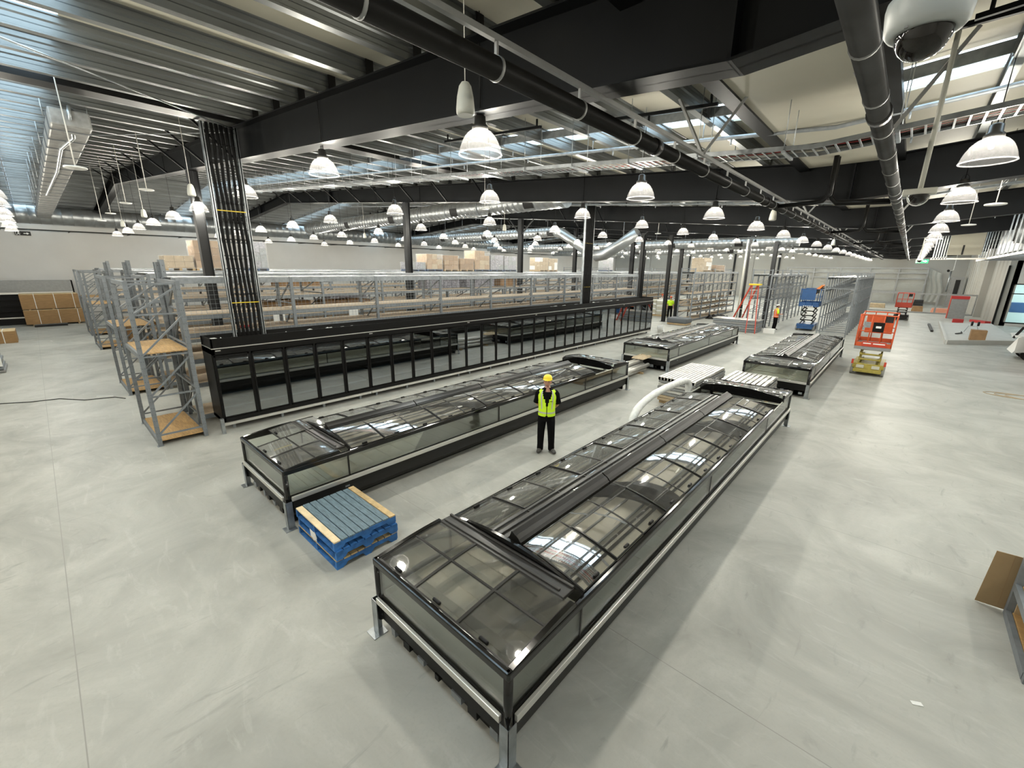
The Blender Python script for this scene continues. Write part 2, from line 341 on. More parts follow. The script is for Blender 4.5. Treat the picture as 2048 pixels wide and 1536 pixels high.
# black strip along the store at purlin height, and roof bracing rod
struct('trim_90', MB().box(-12.25, -11.85, Y0 + .1, Y1 - .1, zr(-12) + .0, zr(-12) + .2), 'black')
struct('trim_91', MB().tube([(-8.6, -0.5, zr(-8.6) - .05), (-12.0, 3.7, zr(-12) - .1)], .014, 6).tube([(-21, 0.5, zr(-21) - .05), (-12.2, 3.8, zr(-12) - .1)], .008, 6), 'galv')
# fly braces from rafter bottom flange to the purlins
m = MB()
for y in RY[1:6]:
    for i in range(9, 26, 2):
        x = PX[i]
        for d in (-1, 1): m.bar((x, y + d * .16, zb(x) + .03), (x, y + d * .95, zr(x) + .03), .05, .05)
struct('trim_92', m, 'steel')
# ------------------------------------------------------------------ columns
cols = [(-17.0, 3.9, 'left of the black pipe riser'), (-17.8, 12.2, 'behind the mesh-backed racks'), (-18.1, 20.6, 'beside the wrapped pallets on the racks'),
        (-19.7, 28.9, 'left of the second pipe riser'), (-14.85, 28.95, 'right of the second pipe riser'), (-15.6, 32.0, 'beyond the door freezers end'),
        (-13.95, 33.3, 'beside the worker in the hi-vis top'), (-14.6, 37.3, 'between the racks with the sticker tags'), (-7.25, 35.2, 'beside the worker in the orange vest'), (-18, 37.3, 'far among the left racks'), (-17.9, 45.6, 'far off by the back left corner')]
for x, y, w in cols:
    t = thing('steel_column', 'dark steel roof column standing ' + w, 'column', (x, y, 0))
    h = zb(x); m = MB(); m.box(x - .012, x + .012, y - .12, y + .12, 0.02, h); m.box(x - .12, x + .12, y - .135, y - .12, .02, h); m.box(x - .12, x + .12, y + .12, y + .135, .02, h)
    m.build('shaft', 'column', t); MB().box(x - .2, x + .2, y - .2, y + .2, 0, .02).build('base_plate', 'column', t)
    if 15 < y < 30:
        m = MB()
        for d in (-1, 1): m.bar((x + d * .05, y, h - .9), (x + d * 1.0, y, zb(x + d)), .06, .06)
        m.build('knee_brace', 'column', t)
t = thing('steel_column', 'column with a white downpipe behind the orange stepladder', 'column', (-8.55, 33.85, 0))
m = MB(); m.box(-8.62, -8.48, 33.78, 33.92, 0, zb(-8.5)); m.build('shaft', 'column', t)
MB().tube([(-8.72, 33.7, 0), (-8.72, 33.7, zb(-8.5))], .055, 10).build('downpipe', 'cream', t)
# ------------------------------------------------------------------ island freezers
def freezer(tagw, label, x0, x1, y0, y1, open_far):
    zt, zm = 0.965, 0.49; xc = (x0 + x1) / 2; hw = (x1 - x0) / 2
    t = thing('island_freezer', label, 'freezer', (xc, (y0 + y1) / 2, 0))
    arch = lambda x: zt + (.155 if x > xc else .085) * (1 - ((x - xc) / hw) ** 2)
    cheek = lambda x: zt + .125 * (1 - ((x - xc) / hw) ** 2)
    # body
    m = MB(); a, b = x0 + .02, x1 - .02
    m.prism([(a + .16, .06), (b - .16, .06), (b, .22), (b, .46), (a, .46), (a, .22)], 'y', y0 + .10, y1 - .10)
    m.build('body_panel', 'panel', t)
    for y, d in ((y0, 1), (y1, -1)):
        m = MB(); m.box(x0 + .04, x1 - .04, min(y + d * .02, y + d * .12), max(y + d * .02, y + d * .12), .22, .46)
        m.box(x0 + .1, x1 - .1, min(y + d * .10, y + d * .16), max(y + d * .10, y + d * .16), .03, .24)
        for i in range(7):
            xx = x0 + .25 + i * .25 + random.uniform(-.05, .05); m.box(xx, xx + random.uniform(.05, .16), min(y + d * .03, y + d * .1), max(y + d * .03, y + d * .1), .10, .10 + random.uniform(.06, .14), 1 if i % 2 else 2)
        m.build('end_panel', ['black', 'black', 'galvd'], t)
    m = MB(); m.box(x0 + .25, x1 - .25, y0 + .3, y1 - .3, 0, .08); m.build('plinth', 'black', t)
    # bumper rails
    for (p, q) in (((x0 - .02, y0 + .07), (x0 - .02, y1 - .07)), ((x1 + .02, y0 + .07), (x1 + .02, y1 - .07)), ((x0 + .07, y0 - .02), (x1 - .07, y0 - .02)), ((x0 + .07, y1 + .02), (x1 - .07, y1 + .02))):
        MB().bar((*p, zm), (*q, zm), .035, .075).build('bumper_rail', 'alu', t, bevel=.006)
    # tub: floor, low walls and centre wall in pale liner
    ye = y1 - (2.1 if open_far else 1.05)
    m = MB(); m.box(x0 + .06, x1 - .06, y0 + .06, ye, .462, .475); m.box(xc - .06, xc + .06, y0 + 1.05, ye, .47, .93)
    for k in range(int((ye - y0 - .2) / .31)): m.box(x0 + .09, x1 - .09, y0 + .12 + k * .31, y0 + .128 + k * .31, .475, .487)
    for xx in (x0 + .075, x1 - .085): m.box(xx, xx + .01, y0 + .06, ye, .43, .56)
    m.build('inner_liner', 'liner', t)
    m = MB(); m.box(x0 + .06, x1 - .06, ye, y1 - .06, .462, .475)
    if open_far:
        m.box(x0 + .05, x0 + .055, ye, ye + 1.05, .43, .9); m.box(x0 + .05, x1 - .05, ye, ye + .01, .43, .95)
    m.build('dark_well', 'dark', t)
    # glass sides
    z0, z1 = .53, .90
    for xx in (x0 + .02, x1 - .032):
        js = [y0 + .05, y0 + 1.05]
        while js[-1] < y1 - 2.5: js.append(min(js[-1] + 3.7, y1 - 1.05))
        js.append(y1 - .05)
        for a, b in zip(js[:-1], js[1:]): MB().box(xx, xx + .012, a + .012, b - .012, z0, z1).build('side_glass', 'sideglass', t)
        m = MB()
        for j in js[1:-1]: m.box(xx - .004, xx + .016, j - .012, j + .012, z0, z1)
        m.box(xx - .004, xx + .016, y0 + .05, y1 - .05, z0 - .03, z0); m.build('glass_joint', 'lidframe', t)
    for yy in (y0 + .02, y1 - .032): MB().box(x0 + .06, x1 - .06, yy, yy + .012, z0, z1).build('end_glass', 'sideglass', t)
    m = MB()
    for yy in (y0 + .02, y1 - .032): m.box(x0 + .06, x1 - .06, yy, yy + .012, z0 - .03, z0); m.cut()
    m.pieces('glass_sill', 'lidframe', t)
    for xx in (x0 + .035, x1 - .035):
        for yy in (y0 + .035, y1 - .035): MB().tube([(xx, yy, .2), (xx, yy, .94)], .04, 12).build('corner_post', 'black_gloss', t)
    # top rails
    yo = ye if not open_far else ye
    for xx in (x0 + .025, x1 - .025):
        m = MB(); m.bar((xx, y0 + 0.0, zt - .03), (xx, ye, zt - .03), .06, .085)
        m.bar((xx, y1 - 1.05, zt - .03), (xx, y1, zt - .03), .06, .085); m.build('top_rail', 'black_gloss', t, bevel=.016)
        if open_far: MB().bar((xx, ye, .905), (xx, y1 - 1.05, .905), .014, .02).build('glass_edge', 'cream', t)
    for yy in (y0 + .025, y1 - .025): MB().bar((x0, yy, zt - .03), (x1, yy, zt - .03), .06, .085).build('top_rail', 'black_gloss', t, bevel=.016)
    # end cabinets: three lids across, cross bar and arched cheek
    for y, d in ((y0, 1), (y1, -1)):
        ez = lambda s: zt + .062 * math.sin(min(1, max(0, s)) * PI / 2)
        wid = (x1 - x0 - .1) / 3
        for i in range(3):
            a = x0 + .05 + i * wid; b = a + wid
            def f(u, v, a=a + .012, b=b - .012): return (a + (b - a) * u, y + d * (.05 + .85 * v), ez(v))
            l = MB(); l.slab(f, 2, 8, .006)
            def fr(pa, pb, va, vb): l.slab(lambda u, v: (pa + (pb - pa) * u, y + d * (.05 + .85 * (va + (vb - va) * v)), ez(va + (vb - va) * v) + .006), 1, 8, .016, 1)
            fr(a, a + .016, 0, 1); fr(b - .016, b, 0, 1); fr(a, b, 0, .02); fr(a, b, .55, .575)
            li = l.build('end_lid', ['lidglass' if (i < 2) == (d > 0) or i == 1 else 'smokelid', 'lidframe'], t)
            if tagw == 'B' and d > 0 and i == 0: li.location = (0, .40, .03)
            hx = (a + b) / 2; MB().box(hx - .055, hx + .055, min(y + d * .07, y + d * .105), max(y + d * .07, y + d * .105), zt - .0, zt + .035).build('handle', 'black', li, bevel=.014)
        for xx in (x0 + .03, x1 - .03):
            m = MB(); P_ = [(y + d * .03, zt - .01)] + [(y + d * (.05 + .85 * s / 8), ez(s / 8) + .012) for s in range(9)] + [(y + d * .95, zt - .01)]
            m.prism(P_, 'x', xx - .025, xx + .025); m.build('side_cheek', 'black_gloss', t)
        m = MB(); c = y + d * .97; m.box(x0 + .05, x1 - .12, c - .09, c + .09, zt + .035, zt + .075)
        m.box(x0 + .08, x1 - .2, c - .05, c - .02, zt + .075, zt + .09); m.box(x0 + .05, x1 - .12, c + .06, c + .09, zt + .075, zt + .095)
        m.build('cross_bar', 'housing', t, bevel=.006)
        c = y + d * 1.09; n = 14
        top = [(x0 + .04 + (x1 - x0 - .08) * k / n, cheek(x0 + .04 + (x1 - x0 - .08) * k / n) + .03) for k in range(n + 1)]
        m = MB(); m.prism([(x1 - .04, zt - .09), (x0 + .04, zt - .09)] + top, 'y', c - .02, c + .02)
        m.build('arched_cheek', 'black_gloss', t)
    # sliding lids on both flanks
    ya = y0 + 1.13; yb = (ye - .02) if open_far else (y1 - 1.13); n = int(round((yb - ya) / .63)); pit = (yb - ya) / n
    for side in (-1, 1):
        xo = xc + side * (hw - .05); xi = xc + side * .36
        for k in range(n):
            a, b = ya + k * pit, ya + (k + 1) * pit; lift = .012 if k % 2 else 0.0
            def f(u, v): 
                x = xo + (xi - xo) * u; return (x, a + .004 + (b - a - .008) * v, arch(x) + lift)
            l = MB(); l.slab(f, 8, 1, .006)
            def fr(va, vb, ua, ub):
                l.slab(lambda u, v: (xo + (xi - xo) * (ua + (ub - ua) * u), a + (b - a) * (va + (vb - va) * v), arch(xo + (xi - xo) * (ua + (ub - ua) * u)) + lift + .006), 8, 1, .016, 1)
            fr(0, .028, 0, 1); fr(.972, 1, 0, 1); fr(0, 1, 0, .02); fr(0, 1, .975, 1)
            li = l.build('sliding_lid', ['lidglass' if side < 0 else 'smokelid', 'lidframe'], t)
            hy = a + .42 * pit if side > 0 else a + .5 * pit; hx = xo - side * .035
            MB().box(hx - .018, hx + .018, hy - .05, hy + .05, zt + .01, zt + .052).build('handle', 'black', li, bevel=.014)
    # fixed inner panels, centre housing and ridge fin
    for side in (-1, 1):
        m = MB()
        for k in range(n):
            a, b = ya + k * pit, ya + (k + 1) * pit
            m.slab(lambda u, v: (xc + side * (.36 - .2 * u), a + .005 + (b - a - .01) * v, arch(xc + side * (.36 - .2 * u)) - .002), 3, 1, .006, 0)
            m.slab(lambda u, v: (xc + side * (.36 - .2 * u), b - .008 + .016 * v, arch(xc + side * .3) + .008), 1, 1, .016, 1)
        m.build('inner_panel', ['smokelid', 'lidframe'], t)
    m = MB(); m.box(xc - .18, xc + .14, ya, yb, .90, zt + .085); m.box(xc - .26, xc - .20, ya, yb, zt + .05, zt + .10); m.box(xc - .35, xc - .31, ya, yb, zt + .05, zt + .095); m.box(xc - .12, xc - .08, ya, yb, zt + .08, zt + .12)
    m.build('centre_housing', 'housing', t, bevel=.008)
    ns = max(4, int((yb - ya) / 1.9)); L_ = (yb - ya) / ns
    for k in range(ns):
        a, b = ya + k * L_ + .012, ya + (k + 1) * L_ - .012
        m = MB(); m.prism([(xc + .11, zt + .075), (xc + .12, zt + .15), (xc - .005, zt + .235), (xc - .02, zt + .235), (xc - .075, zt + .075)], 'y', a, b)
        m.prism([(xc + .085, zt + .172), (xc + .095, zt + .178), (xc + .05, zt + .208), (xc + .04, zt + .20)], 'y', a, b, 1); m.build('ridge_light_cover', ['lidframe', 'housing'], t)
    MB().box(x1 - .021, x1 - .016, y0 + .95, y0 + 1.03, .33, .36).build('badge', 'galvd', t)
    return t
FZ = {
    'A': ((-3.71, -1.71, 1.885, 12.81), 'long glass-lidded black island freezer nearest the camera, with its far end open'),
    'B': ((-8.486, -6.485, 1.986, 13.03), 'long glass-lidded black island freezer behind the blue pallets and the man'),
    'C': ((-8.55, -6.53, 16.53, 26.05), 'black island freezer beyond the bundled steel tubes, near the door freezers'),
    'D': ((-3.755, -1.76, 16.2, 25.64), 'black island freezer in front of the orange and mustard scissor lift')}
WHERE = {'A': 'of the nearest island freezer', 'B': 'of the island freezer behind the man', 'C': 'of the island freezer beyond the bundled tubes', 'D': 'of the island freezer by the orange lift'}
for k, ((x0, x1, y0, y1), lab) in FZ.items():
    freezer(k, lab, x0, x1, y0, y1, k in 'AB')
    for sx in (0, 1):
        for sy in (0, 1):
            x = (x0 - .035, x1 + .035)[sx]; y = (y0 - .035, y1 + .035)[sy]; dx = (1, -1)[sx]; dy = (1, -1)[sy]
            pos = ('near' if sy == 0 else 'far') + ' ' + ('left' if sx == 0 else 'right')
            t = thing('corner_guard', 'galvanised guard post at the %s corner %s' % (pos, WHERE[k]), 'guard post', (x, y, 0), 'corner guards of the island freezers')
            m = MB(); a, b = sorted((x, x + dx * .10)); c, d = sorted((y, y + dy * .006)); m.box(a, b, c, d, 0, .46)
            a, b = sorted((x, x + dx * .006)); c, d = sorted((y, y + dy * .10)); m.box(a, b, c, d, 0, .46)
            m.build('angle_post', 'galv', t)
            m = MB(); a, b = sorted((x - dx * .06, x + dx * .11)); c, d = sorted((y - dy * .06, y + dy * .11)); m.box(a, b, c, d, 0, .008); m.build('foot_plate', 'galv', t)
# ------------------------------------------------------------------ door freezers (six units of five doors)
WX, WB, WY0 = -11.9, -12.755, 2.503
DP = 24.063 / 30
for u in range(6):
    ya, yb = WY0 + u * 5 * DP, WY0 + (u + 1) * 5 * DP
    t = thing('door_freezer', 'black five-door upright freezer, %s of six in the long row' % (['nearest', 'second', 'third', 'fourth', 'fifth', 'farthest'][u]), 'freezer', (WB + .4, (ya + yb) / 2, 0), 'door freezers in the long row')
    m = MB(); m.box(WB, WB + .04, ya, yb, .22, 2.06); m.box(WB, WX - .05, ya, yb, .22, .30); m.box(WB, WX - .03, ya, yb, 1.93, 2.06)
    if u == 0: m.box(WB, WX, ya, ya + .06, .22, 2.06)
    if u == 5: m.box(WB, WX, yb - .06, yb, .22, 2.06)
    m.build('cabinet', 'black', t)
    m = MB(); m.box(WX - .06, WX, ya, yb, .22, .315); m.box(WX - .06, WX, ya, yb, 1.915, 2.06)
    for k in range(6): m.box(WX - .05, WX - .004, max(ya, ya + k * DP - .022), min(yb, ya + k * DP + .022), .3, 1.93)
    m.build('door_surround', 'black', t)
    MB().box(WB - .02, WX + .015, ya + .002, yb - .002, 2.055, 2.075).build('ledge', 'alu', t)
    m = MB(); m.box(WX - .06, WX - .03, ya, yb, 2.075, 2.30); m.box(WB + .02, WB + .05, ya, yb, 2.075, 2.30)
    if u == 0: m.box(WB + .02, WX - .03, ya + .02, ya + .05, 2.075, 2.30)
    if u == 5: m.box(WB + .02, WX - .03, yb - .05, yb - .02, 2.075, 2.30)
    m.build('fascia', 'black', t)
    MB().box(WX - .02, WX + .02, ya + .01, yb - .01, .135, .205).build('kick_rail', 'alu', t)
    m = MB()
    for k in range(4): m.box(WX - .16, WX - .08, ya + .2 + k * 1.15, ya + .26 + k * 1.15, 0, .22); m.box(WB + .05, WB + .13, ya + .2 + k * 1.15, ya + .26 + k * 1.15, 0, .22)
    m.build('leg', 'galvd', t)
    for z in (.55, .9, 1.25, 1.6):
        m = MB(); m.box(WB + .06, WX - .16, ya + .05, yb - .05, z, z + .02, 0); m.box(WX - .165, WX - .15, ya + .05, yb - .05, z - .015, z + .03, 1); m.build('shelf', ['panel', 'galvd'], t)
    for k in range(5):
        a, b = ya + k * DP + .025, ya + (k + 1) * DP - .025
        m = MB(); fw = .035
        m.box(WX - .01, WX + .012, a, a + fw, .33, 1.90); m.box(WX - .01, WX + .012, b - fw, b, .33, 1.90); m.box(WX - .01, WX + .012, a, b, .33, .36); m.box(WX - .01, WX + .012, a, b, 1.865, 1.90)
        d = m.build('door', 'black', t)
        MB().box(WX - .002, WX + .004, a + fw, b - fw, .36, 1.865).build('glass', 'doorglass', d)
        MB().box(WX + .012, WX + .03, b - .03, b - .012, .9, 1.3).build('handle', 'black', d)
    MB().box(WX + .001, WX + .004, ya + .08, ya + .19, 2.0, 2.025).build('badge', 'alu', t)
tag(MB().bar((WX + .17, 2.40, .19), (WX + .17, 2.47, .19), .10, .38).build('corner_guard', 'galv', None, 0, (WX + .17, 2.43, 0)), 'flat galvanised guard post before the nearest door freezer', 'guard post')
def crumple(name, label, cat, x0, x1, y0, y1, z, h, m, seed=1, group=None):
    rnd = random.Random(seed); H = [[rnd.uniform(.15, 1) * h for _ in range(9)] for _ in range(17)]
    f = lambda u, v: (x0 + (x1 - x0) * v, y0 + (y1 - y0) * u, z + H[int(round(u * 16))][int(round(v * 8))] * (1 if 0 < u < 1 and 0 < v < 1 else 0.0) + .002)
    mb = MB(); mb.slab(f, 16, 8, .003); return solo(name, label, cat, mb, m, ((x0 + x1) / 2, (y0 + y1) / 2, z), group)
for i, (y0, y1, w) in enumerate(((2.62, 3.35, 'left of the pipe riser'), (4.3, 6.9, 'right of the pipe riser'), (15.8, 19.0, 'beside the second riser'), (20.2, 24.0, 'near the far end'))):
    crumple('plastic_sheet', 'crumpled white plastic sheet on top of the door freezers %s' % w, 'plastic sheet', WB + .08, WX - .09, y0, y1, 2.078, .17, 'plastic_white', i, 'plastic sheets on the door freezers')
# ------------------------------------------------------------------ pipe risers on cable ladder
for (y0, yw, zt, lab, npipe) in ((3.09, .66, 7.02, 'tall riser of black pipes on a galvanised ladder at the near freezers', 6), (18.47, .74, 7.0, 'tall riser of black pipes on a galvanised ladder at the far freezers', 5)):
    x = -12.08; t = thing('pipe_riser', lab, 'pipe riser', (x, y0 + yw / 2, 2.08))
    for y in (y0, y0 + yw):
        m = MB(); m.box(x - .05, x + .05, y - .012, y + .012, 2.08, zt); m.box(x - .05, x - .035, y - .03, y + .03, 2.08, zt); m.box(x + .035, x + .05, y - .03, y + .03, 2.08, zt); m.build('side_rail', 'galv', t)
    m = MB()
    z = 2.4
    while z < zt: m.box(x - .03, x - .01, y0, y0 + yw, z, z + .025); z += .3
    m.build('rung', 'galvd', t)
    for k in range(npipe):
        y = y0 + .085 + k * (yw - .17) / (npipe - 1)
        wob = [(x + .03, y + (.012 * math.sin(k + z_ * 1.7)), 2.08 + (zt - 2.08) * z_ / 12) for z_ in range(13)]
        m = MB(); m.tube(wob, .034 if npipe == 6 else .06, 8)
        for z_ in range(1, 12): p = wob[z_]; m.tube([(p[0], p[1], p[2] - .02), (p[0], p[1], p[2] + .02)], .039 if npipe == 6 else .064, 8)
        m.build('insulated_pipe', 'rubber', t)
    m = MB()
    for z in (3.1, 5.2): m.box(x + .06, x + .07, y0 + .03, y0 + yw - .03, z, z + .02)
    m.build('tape_strap', 'yellow', t)
# ------------------------------------------------------------------ pendant lamps
DOME = [(.252, 0), (.255, .012), (.247, .03), (.236, .075), (.214, .13), (.18, .19), (.135, .235), (.088, .262)]
lt = bpy.data.lights.new('lamp_light', 'POINT'); lt.energy = LAMP_W; lt.color = LAMP_COL; lt.shadow_soft_size = .10
def lamp_proto(cord, full):
    t = thing('pendant_lamp', 'lamp', 'lamp', (0, 0, 0))
    prof = list(DOME) + [(r - .006, z) for r, z in DOME[::-1]]
    MB().lathe(DOME, n=28 if full else 14).build('lamp_shade', 'shade', t)
    if full:
        m = MB(); m.tube([(.253 * math.cos(a * PI / 14), .253 * math.sin(a * PI / 14), 0.0) for a in range(29)], .008, 6, cap=False); m.build('shade_rim', 'shade_rim', t)
    m = MB(); m.lathe([(0.0, .262), (.095, .262), (.095, .30), (.07, .32), (.065, .40), (.03, .42), (0, .42)], n=14)
    hs = m.build('lamp_housing', 'housing', t)
    if full:
        m = MB(); m.tube([(-.05, 0, .40), (-.05, 0, .46), (0, 0, .50), (.05, 0, .46), (.05, 0, .40)], .006, 5); m.build('hook', 'black', hs)
    MB().lathe([(0, .14), (.02, .148), (.026, .175), (.02, .21), (.012, .25), (0, .262)], n=10).build('bulb', 'bulb', t)
    MB().tube([(0, 0, .42), (0, 0, .42 + cord)], .006, 5).build('cord', 'black', t)
    l = bpy.data.objects.new('lamp_light', lt); C.objects.link(l); l.parent = t; l.location = (0, 0, .16)
    return t
LX = [(0.43, 5.3), (-4.06, 5.3), (-8.12, 5.58), (-12.35, 5.6), (-16.75, 5.6), (-20.35, 5.6), (-24.25, 5.6), (-27.9, 5.6), (-31.4, 5.6), (-35.6, 5.6)]
ROWN = ['the row above the right-hand aisle', 'the row above the nearest island freezers', 'the row above the freezer behind the man', 'the row just left of the door freezers', 'the row above the first racks',
        'the sixth row from the right', 'the seventh row from the right', 'the eighth row from the right', 'the ninth row from the right', 'the row nearest the left wall']
for i, (x, z) in enumerate(LX):
    cord = max(.12, zr(x) - z - .42 + .285); P1 = lamp_proto(cord, True); P2 = lamp_proto(cord, False); n = 0; used = [False, False]
    for j in range(-1, 17):
        y = 3.87 + 4.18 * j
        if j < 0 and x > -18: continue
        if x > 0 and j < 1: continue
        if x < -34 and j > 3: continue
        p = 0 if j < 6 else 1; pr = (P1, P2)[p]
        lab = 'glowing clear dome pendant lamp, %s in %s' % (ORD[n], ROWN[i])
        if not used[p]: used[p] = True; pr.location = (x, y, z); pr['label'] = lab; pr['group'] = 'dome pendant lamps'
        else: dup(pr, (x, y, z), None, lab, 'dome pendant lamps')
        n += 1
    for p in (0, 1):
        if not used[p]:
            for ch in list((P1, P2)[p].children_recursive): bpy.data.objects.remove(ch)
            bpy.data.objects.remove((P1, P2)[p])
# unseen lamps added on the same grid behind and beside the camera, for light
for x in (LX[1][0], LX[2][0], LX[3][0], LX[4][0], 5.2):
    for y in ((-0.31, -4.5) if x < 0 else (-4.5, -0.31, 3.87, 8.05, 12.23, 16.41, 20.6)):
        pr2 = lamp_proto(.5, False) if y == -0.31 and x == LX[1][0] else None
        if pr2: PB = pr2; PB.location = (x, y, 5.5); PB['label'] = 'unseen dome pendant lamp added behind or beside the viewpoint'; PB['group'] = 'added dome pendant lamps outside the view'
        elif y == -4.5 and x == LX[1][0]: pass
        else: dup(PB, (x, y, 5.5))
dup(PB, (LX[1][0], -4.5, 5.5))
# ------------------------------------------------------------------ pipes, tray, ducts under the roof
def pipe(name, label, x, z0, z1, ya, yb, r, m, nclamp):
    t = thing(name, label, 'pipe', (x, ya, z0))
    MB().tube([(x, ya, z0), (x, yb, z1)], r, 18).build('pipe_run', m, t)
    q = MB(); y = ya + .8
    while y < yb - .5:
        z = z0 + (z1 - z0) * (y - ya) / (yb - ya); q.tube([(x, y - .012, z), (x, y + .012, z)], r + .006, 18); q.box(x - .012, x + .012, y - .01, y + .01, z + r, z + r + .09); q.cut(); y += 1.05 if y < 24 else 4.2
    q.pieces('clamp', 'steelgrey', t)
    q = MB(); y = ya + 2.4
    while y < yb: z = z0 + (z1 - z0) * (y - ya) / (yb - ya); q.tube([(x, y - .06, z), (x, y + .06, z)], r + .012, 18); q.cut(); y += 5.2
    q.pieces('coupling', m, t)
    q = MB(); q.box(x - .02, x + .02, ya, yb, z0 + r + .085, z0 + r + .125); q.build('carrier_rail', 'steelgrey', t)
    q = MB(); y = 6.6
    while y < yb - 1:
        zt = zr(x) - .02
        for d in (-.5, .5):
            if abs(zt - z0) > .2: q.bar((x, y, z0 + r + .1), (x + d, y + .2, zr(x + d) + .02), .035, .035)
        q.cut(); y += 8.36
    q.pieces('hanger', 'steelgrey', t)
    return t
pipe('drain_pipe', 'black roof drainage pipe running over the aisle left of centre', -2.45, 5.37, 5.30, -2.5, 60, .075, 'pipe', 20)
pipe('drain_pipe', 'dark grey roof drainage pipe beside the dome camera', -0.45, 5.3, 5.24, -2.5, 62, .076, 'pipe_grey', 20)
for k, y in enumerate((11.1, 19.4, 27.8, 36.1, 44.5)):
    m = MB(); m.tube([(-2.37, y, 5.34), (-1.75, y, 5.36), (-1.6, y, 5.38), (-1.5, y, 5.5), (-1.5, y, zr(-1.5) - .05)], .045, 10); m.tube([(-1.5, y + .14, zr(-1.5) - .05), (-1.5, y + .14, 5.46), (-1.38, y + .14, 5.34), (-.53, y + .14, 5.3)], .055, 10)
    solo('branch_pipe', 'black elbowed branch pipe between the two drainage pipes, %s along' % ORD[k], 'pipe', m, 'black', (-1.5, y, 5.4), 'branch pipes')
# cable tray across the store
ty = 7.5; tz = lambda x: 5.56 + .0775 * abs(x - XV)
t = thing('cable_tray', 'galvanised cable tray full of cables hung across the store under the roof', 'cable tray', (-6, ty, 6))
for sgn in (-1, 1):
    m = MB()
    for a, b in ((-26, XV), (XV, XR)):
        m.prism([(a, tz(a)), (b, tz(b)), (b, tz(b) + .06), (a, tz(a) + .06)], 'y', ty + sgn * .24 - .004, ty + sgn * .24 + .004)
    m.build('side_rail', 'galv', t)
m = MB(); x = -26
while x < XR: m.box(x, x + .02, ty - .24, ty + .24, tz(x) + .0, tz(x) + .012); x += .12
m.build('tray_rung', 'galv', t)
for k in range(22):
    yy = ty - .21 + k * .019; m = MB(); m.tube([(a, yy, tz(a) + .028 + .006 * math.sin(k * 2 + a)) for a in [-25 + 1.1 * i for i in range(31)]], .009, 5)
    m.build('cable', 'cable_red' if k in (3, 9, 10, 17) else ('cable_white' if k % 3 else 'rubber'), t)
m = MB(); x = -25
while x < XR:
    for d in (-.26, .26): m.tube([(x, ty + d, tz(x) - .02), (x, ty + d, zr(x) + .275)], .006, 5)
    m.box(x - .02, x + .02, ty - .29, ty + .29, tz(x) - .03, tz(x)); m.cut(); x += 1.17
m.pieces('hanger_rod', 'galv', t)
# sprinkler mains and light conduits across the bays
for k, (y, dz, r, w) in enumerate(((8.7, -.12, .032, 'just past the cable tray'), (10.6, -.05, .03, 'over the pallets and the man'), (16.0, -.4, .03, 'over the large ribbed duct'), (24.4, -.4, .03, 'beyond the large ribbed duct'))):
    m = MB(); xs_ = [-30, -20, -10, XV, 3, XR - .1]; m.tube([(x, y, zr(x) + dz) for x in xs_], r, 8)
    x = -29
    while x < XR - 1: m.tube([(x, y, zr(x) + dz), (x, y, zr(x) + .2)], .01, 5); m.tube([(x + .5, y, zr(x + .5) + dz), (x + .5, y, zr(x + .5) + dz - .12)], .016, 6); x += 2.34
    solo('sprinkler_pipe', 'slim galvanised sprinkler pipe under the roof ' + w, 'pipe', m, 'galvd', (-5, y, zr(-5)), 'sprinkler pipes')
for k, (x0, x1, y) in enumerate(((-4.6, -2.5, 7.1), (-8.4, -5.6, 6.9), (-2.2, .6, 6.6), (0.0, 2.6, 6.4))):
    m = MB(); m.bar((x0, y, zr(x0) - .04), (x1, y, zr(x1) - .04), .045, .045)
    for x in (x0 + .1, x1 - .1): m.tube([(x, y, zr(x) - .04), (x, y, zr(x) + .1)], .02, 6)
    xm = (x0 + x1) / 2; m.tube([(xm, y, zr(xm) - .04), (xm, y, zr(xm) - .2)], .018, 6)
    solo('strut_channel', 'dark strut channel fixed under the roof purlins, %s from the left' % ['second', 'first', 'third', 'fourth'][k], 'bracket', m, 'steel', ((x0 + x1) / 2, y, zr(x0)), 'strut channels')
# ducts
def duct_x(label, x0, x1, y, z, r, vents, endcap, hang=True):
    t = thing('spiral_duct', label, 'duct', ((x0 + x1) / 2, y, z)); n = int((x1 - x0) / .32)
    m = MB(); pts = []; rs = []
    for k in range(n + 1):
        x = x0 + (x1 - x0) * k / n
        for d, e in ((-.03, 0), (-.012, .012), (.012, .012), (.03, 0)): pts.append((x + d, y, z)); rs.append(r + e)
    m.tube(pts, rs, 20); m.build('duct_body', 'duct', t)
    if endcap: MB().tube([(x1 + .02, y, z), (x1 + .5, y, z)], r * 1.03, 20).build('end_cap', 'galv', t)
    for x in vents:
        MB().sheet(lambda u, v: (x + .55 * u, y - math.cos(-.9 + 1.0 * v) * (r + .015), z + math.sin(-.9 + 1.0 * v) * (r + .015)), 1, 6).build('vent_grille', 'dark', t)
    m = MB(); x = x0 + .6
    while x < x1: m.tube([(x, y, z + r), (x, y, zr(x) + .275)], .008, 5); m.tube([(x - .02, y, z), (x + .02, y, z)], r + .016, 20); m.cut(); x += 2.4
    m.pieces('hanger', 'galvd', t); return t
duct_x('large ribbed silver duct with dark vents hung beyond the second roof beam', -36, -11.6, 15.5, 6.85, .40, (-29.5, -24, -18.2, -13.2), True)
t = duct_x('smooth silver duct with an elbow hung over the middle racks', -40.5, -20.0, 26.6, 6.6, .36, (-33, -27.5, -20.5), False)
MB().tube([(-20.0, 26.6, 6.6), (-19.4, 26.6, 6.5), (-18.7, 26.6, 6.1), (-16.8, 26.6, 5.05)], .34, 16).build('elbow', 'duct', t)
t = duct_x('long silver duct far off above the back racks', -36, -6, 35.6, 6.0, .36, (-26, -20, -15, -10), False)
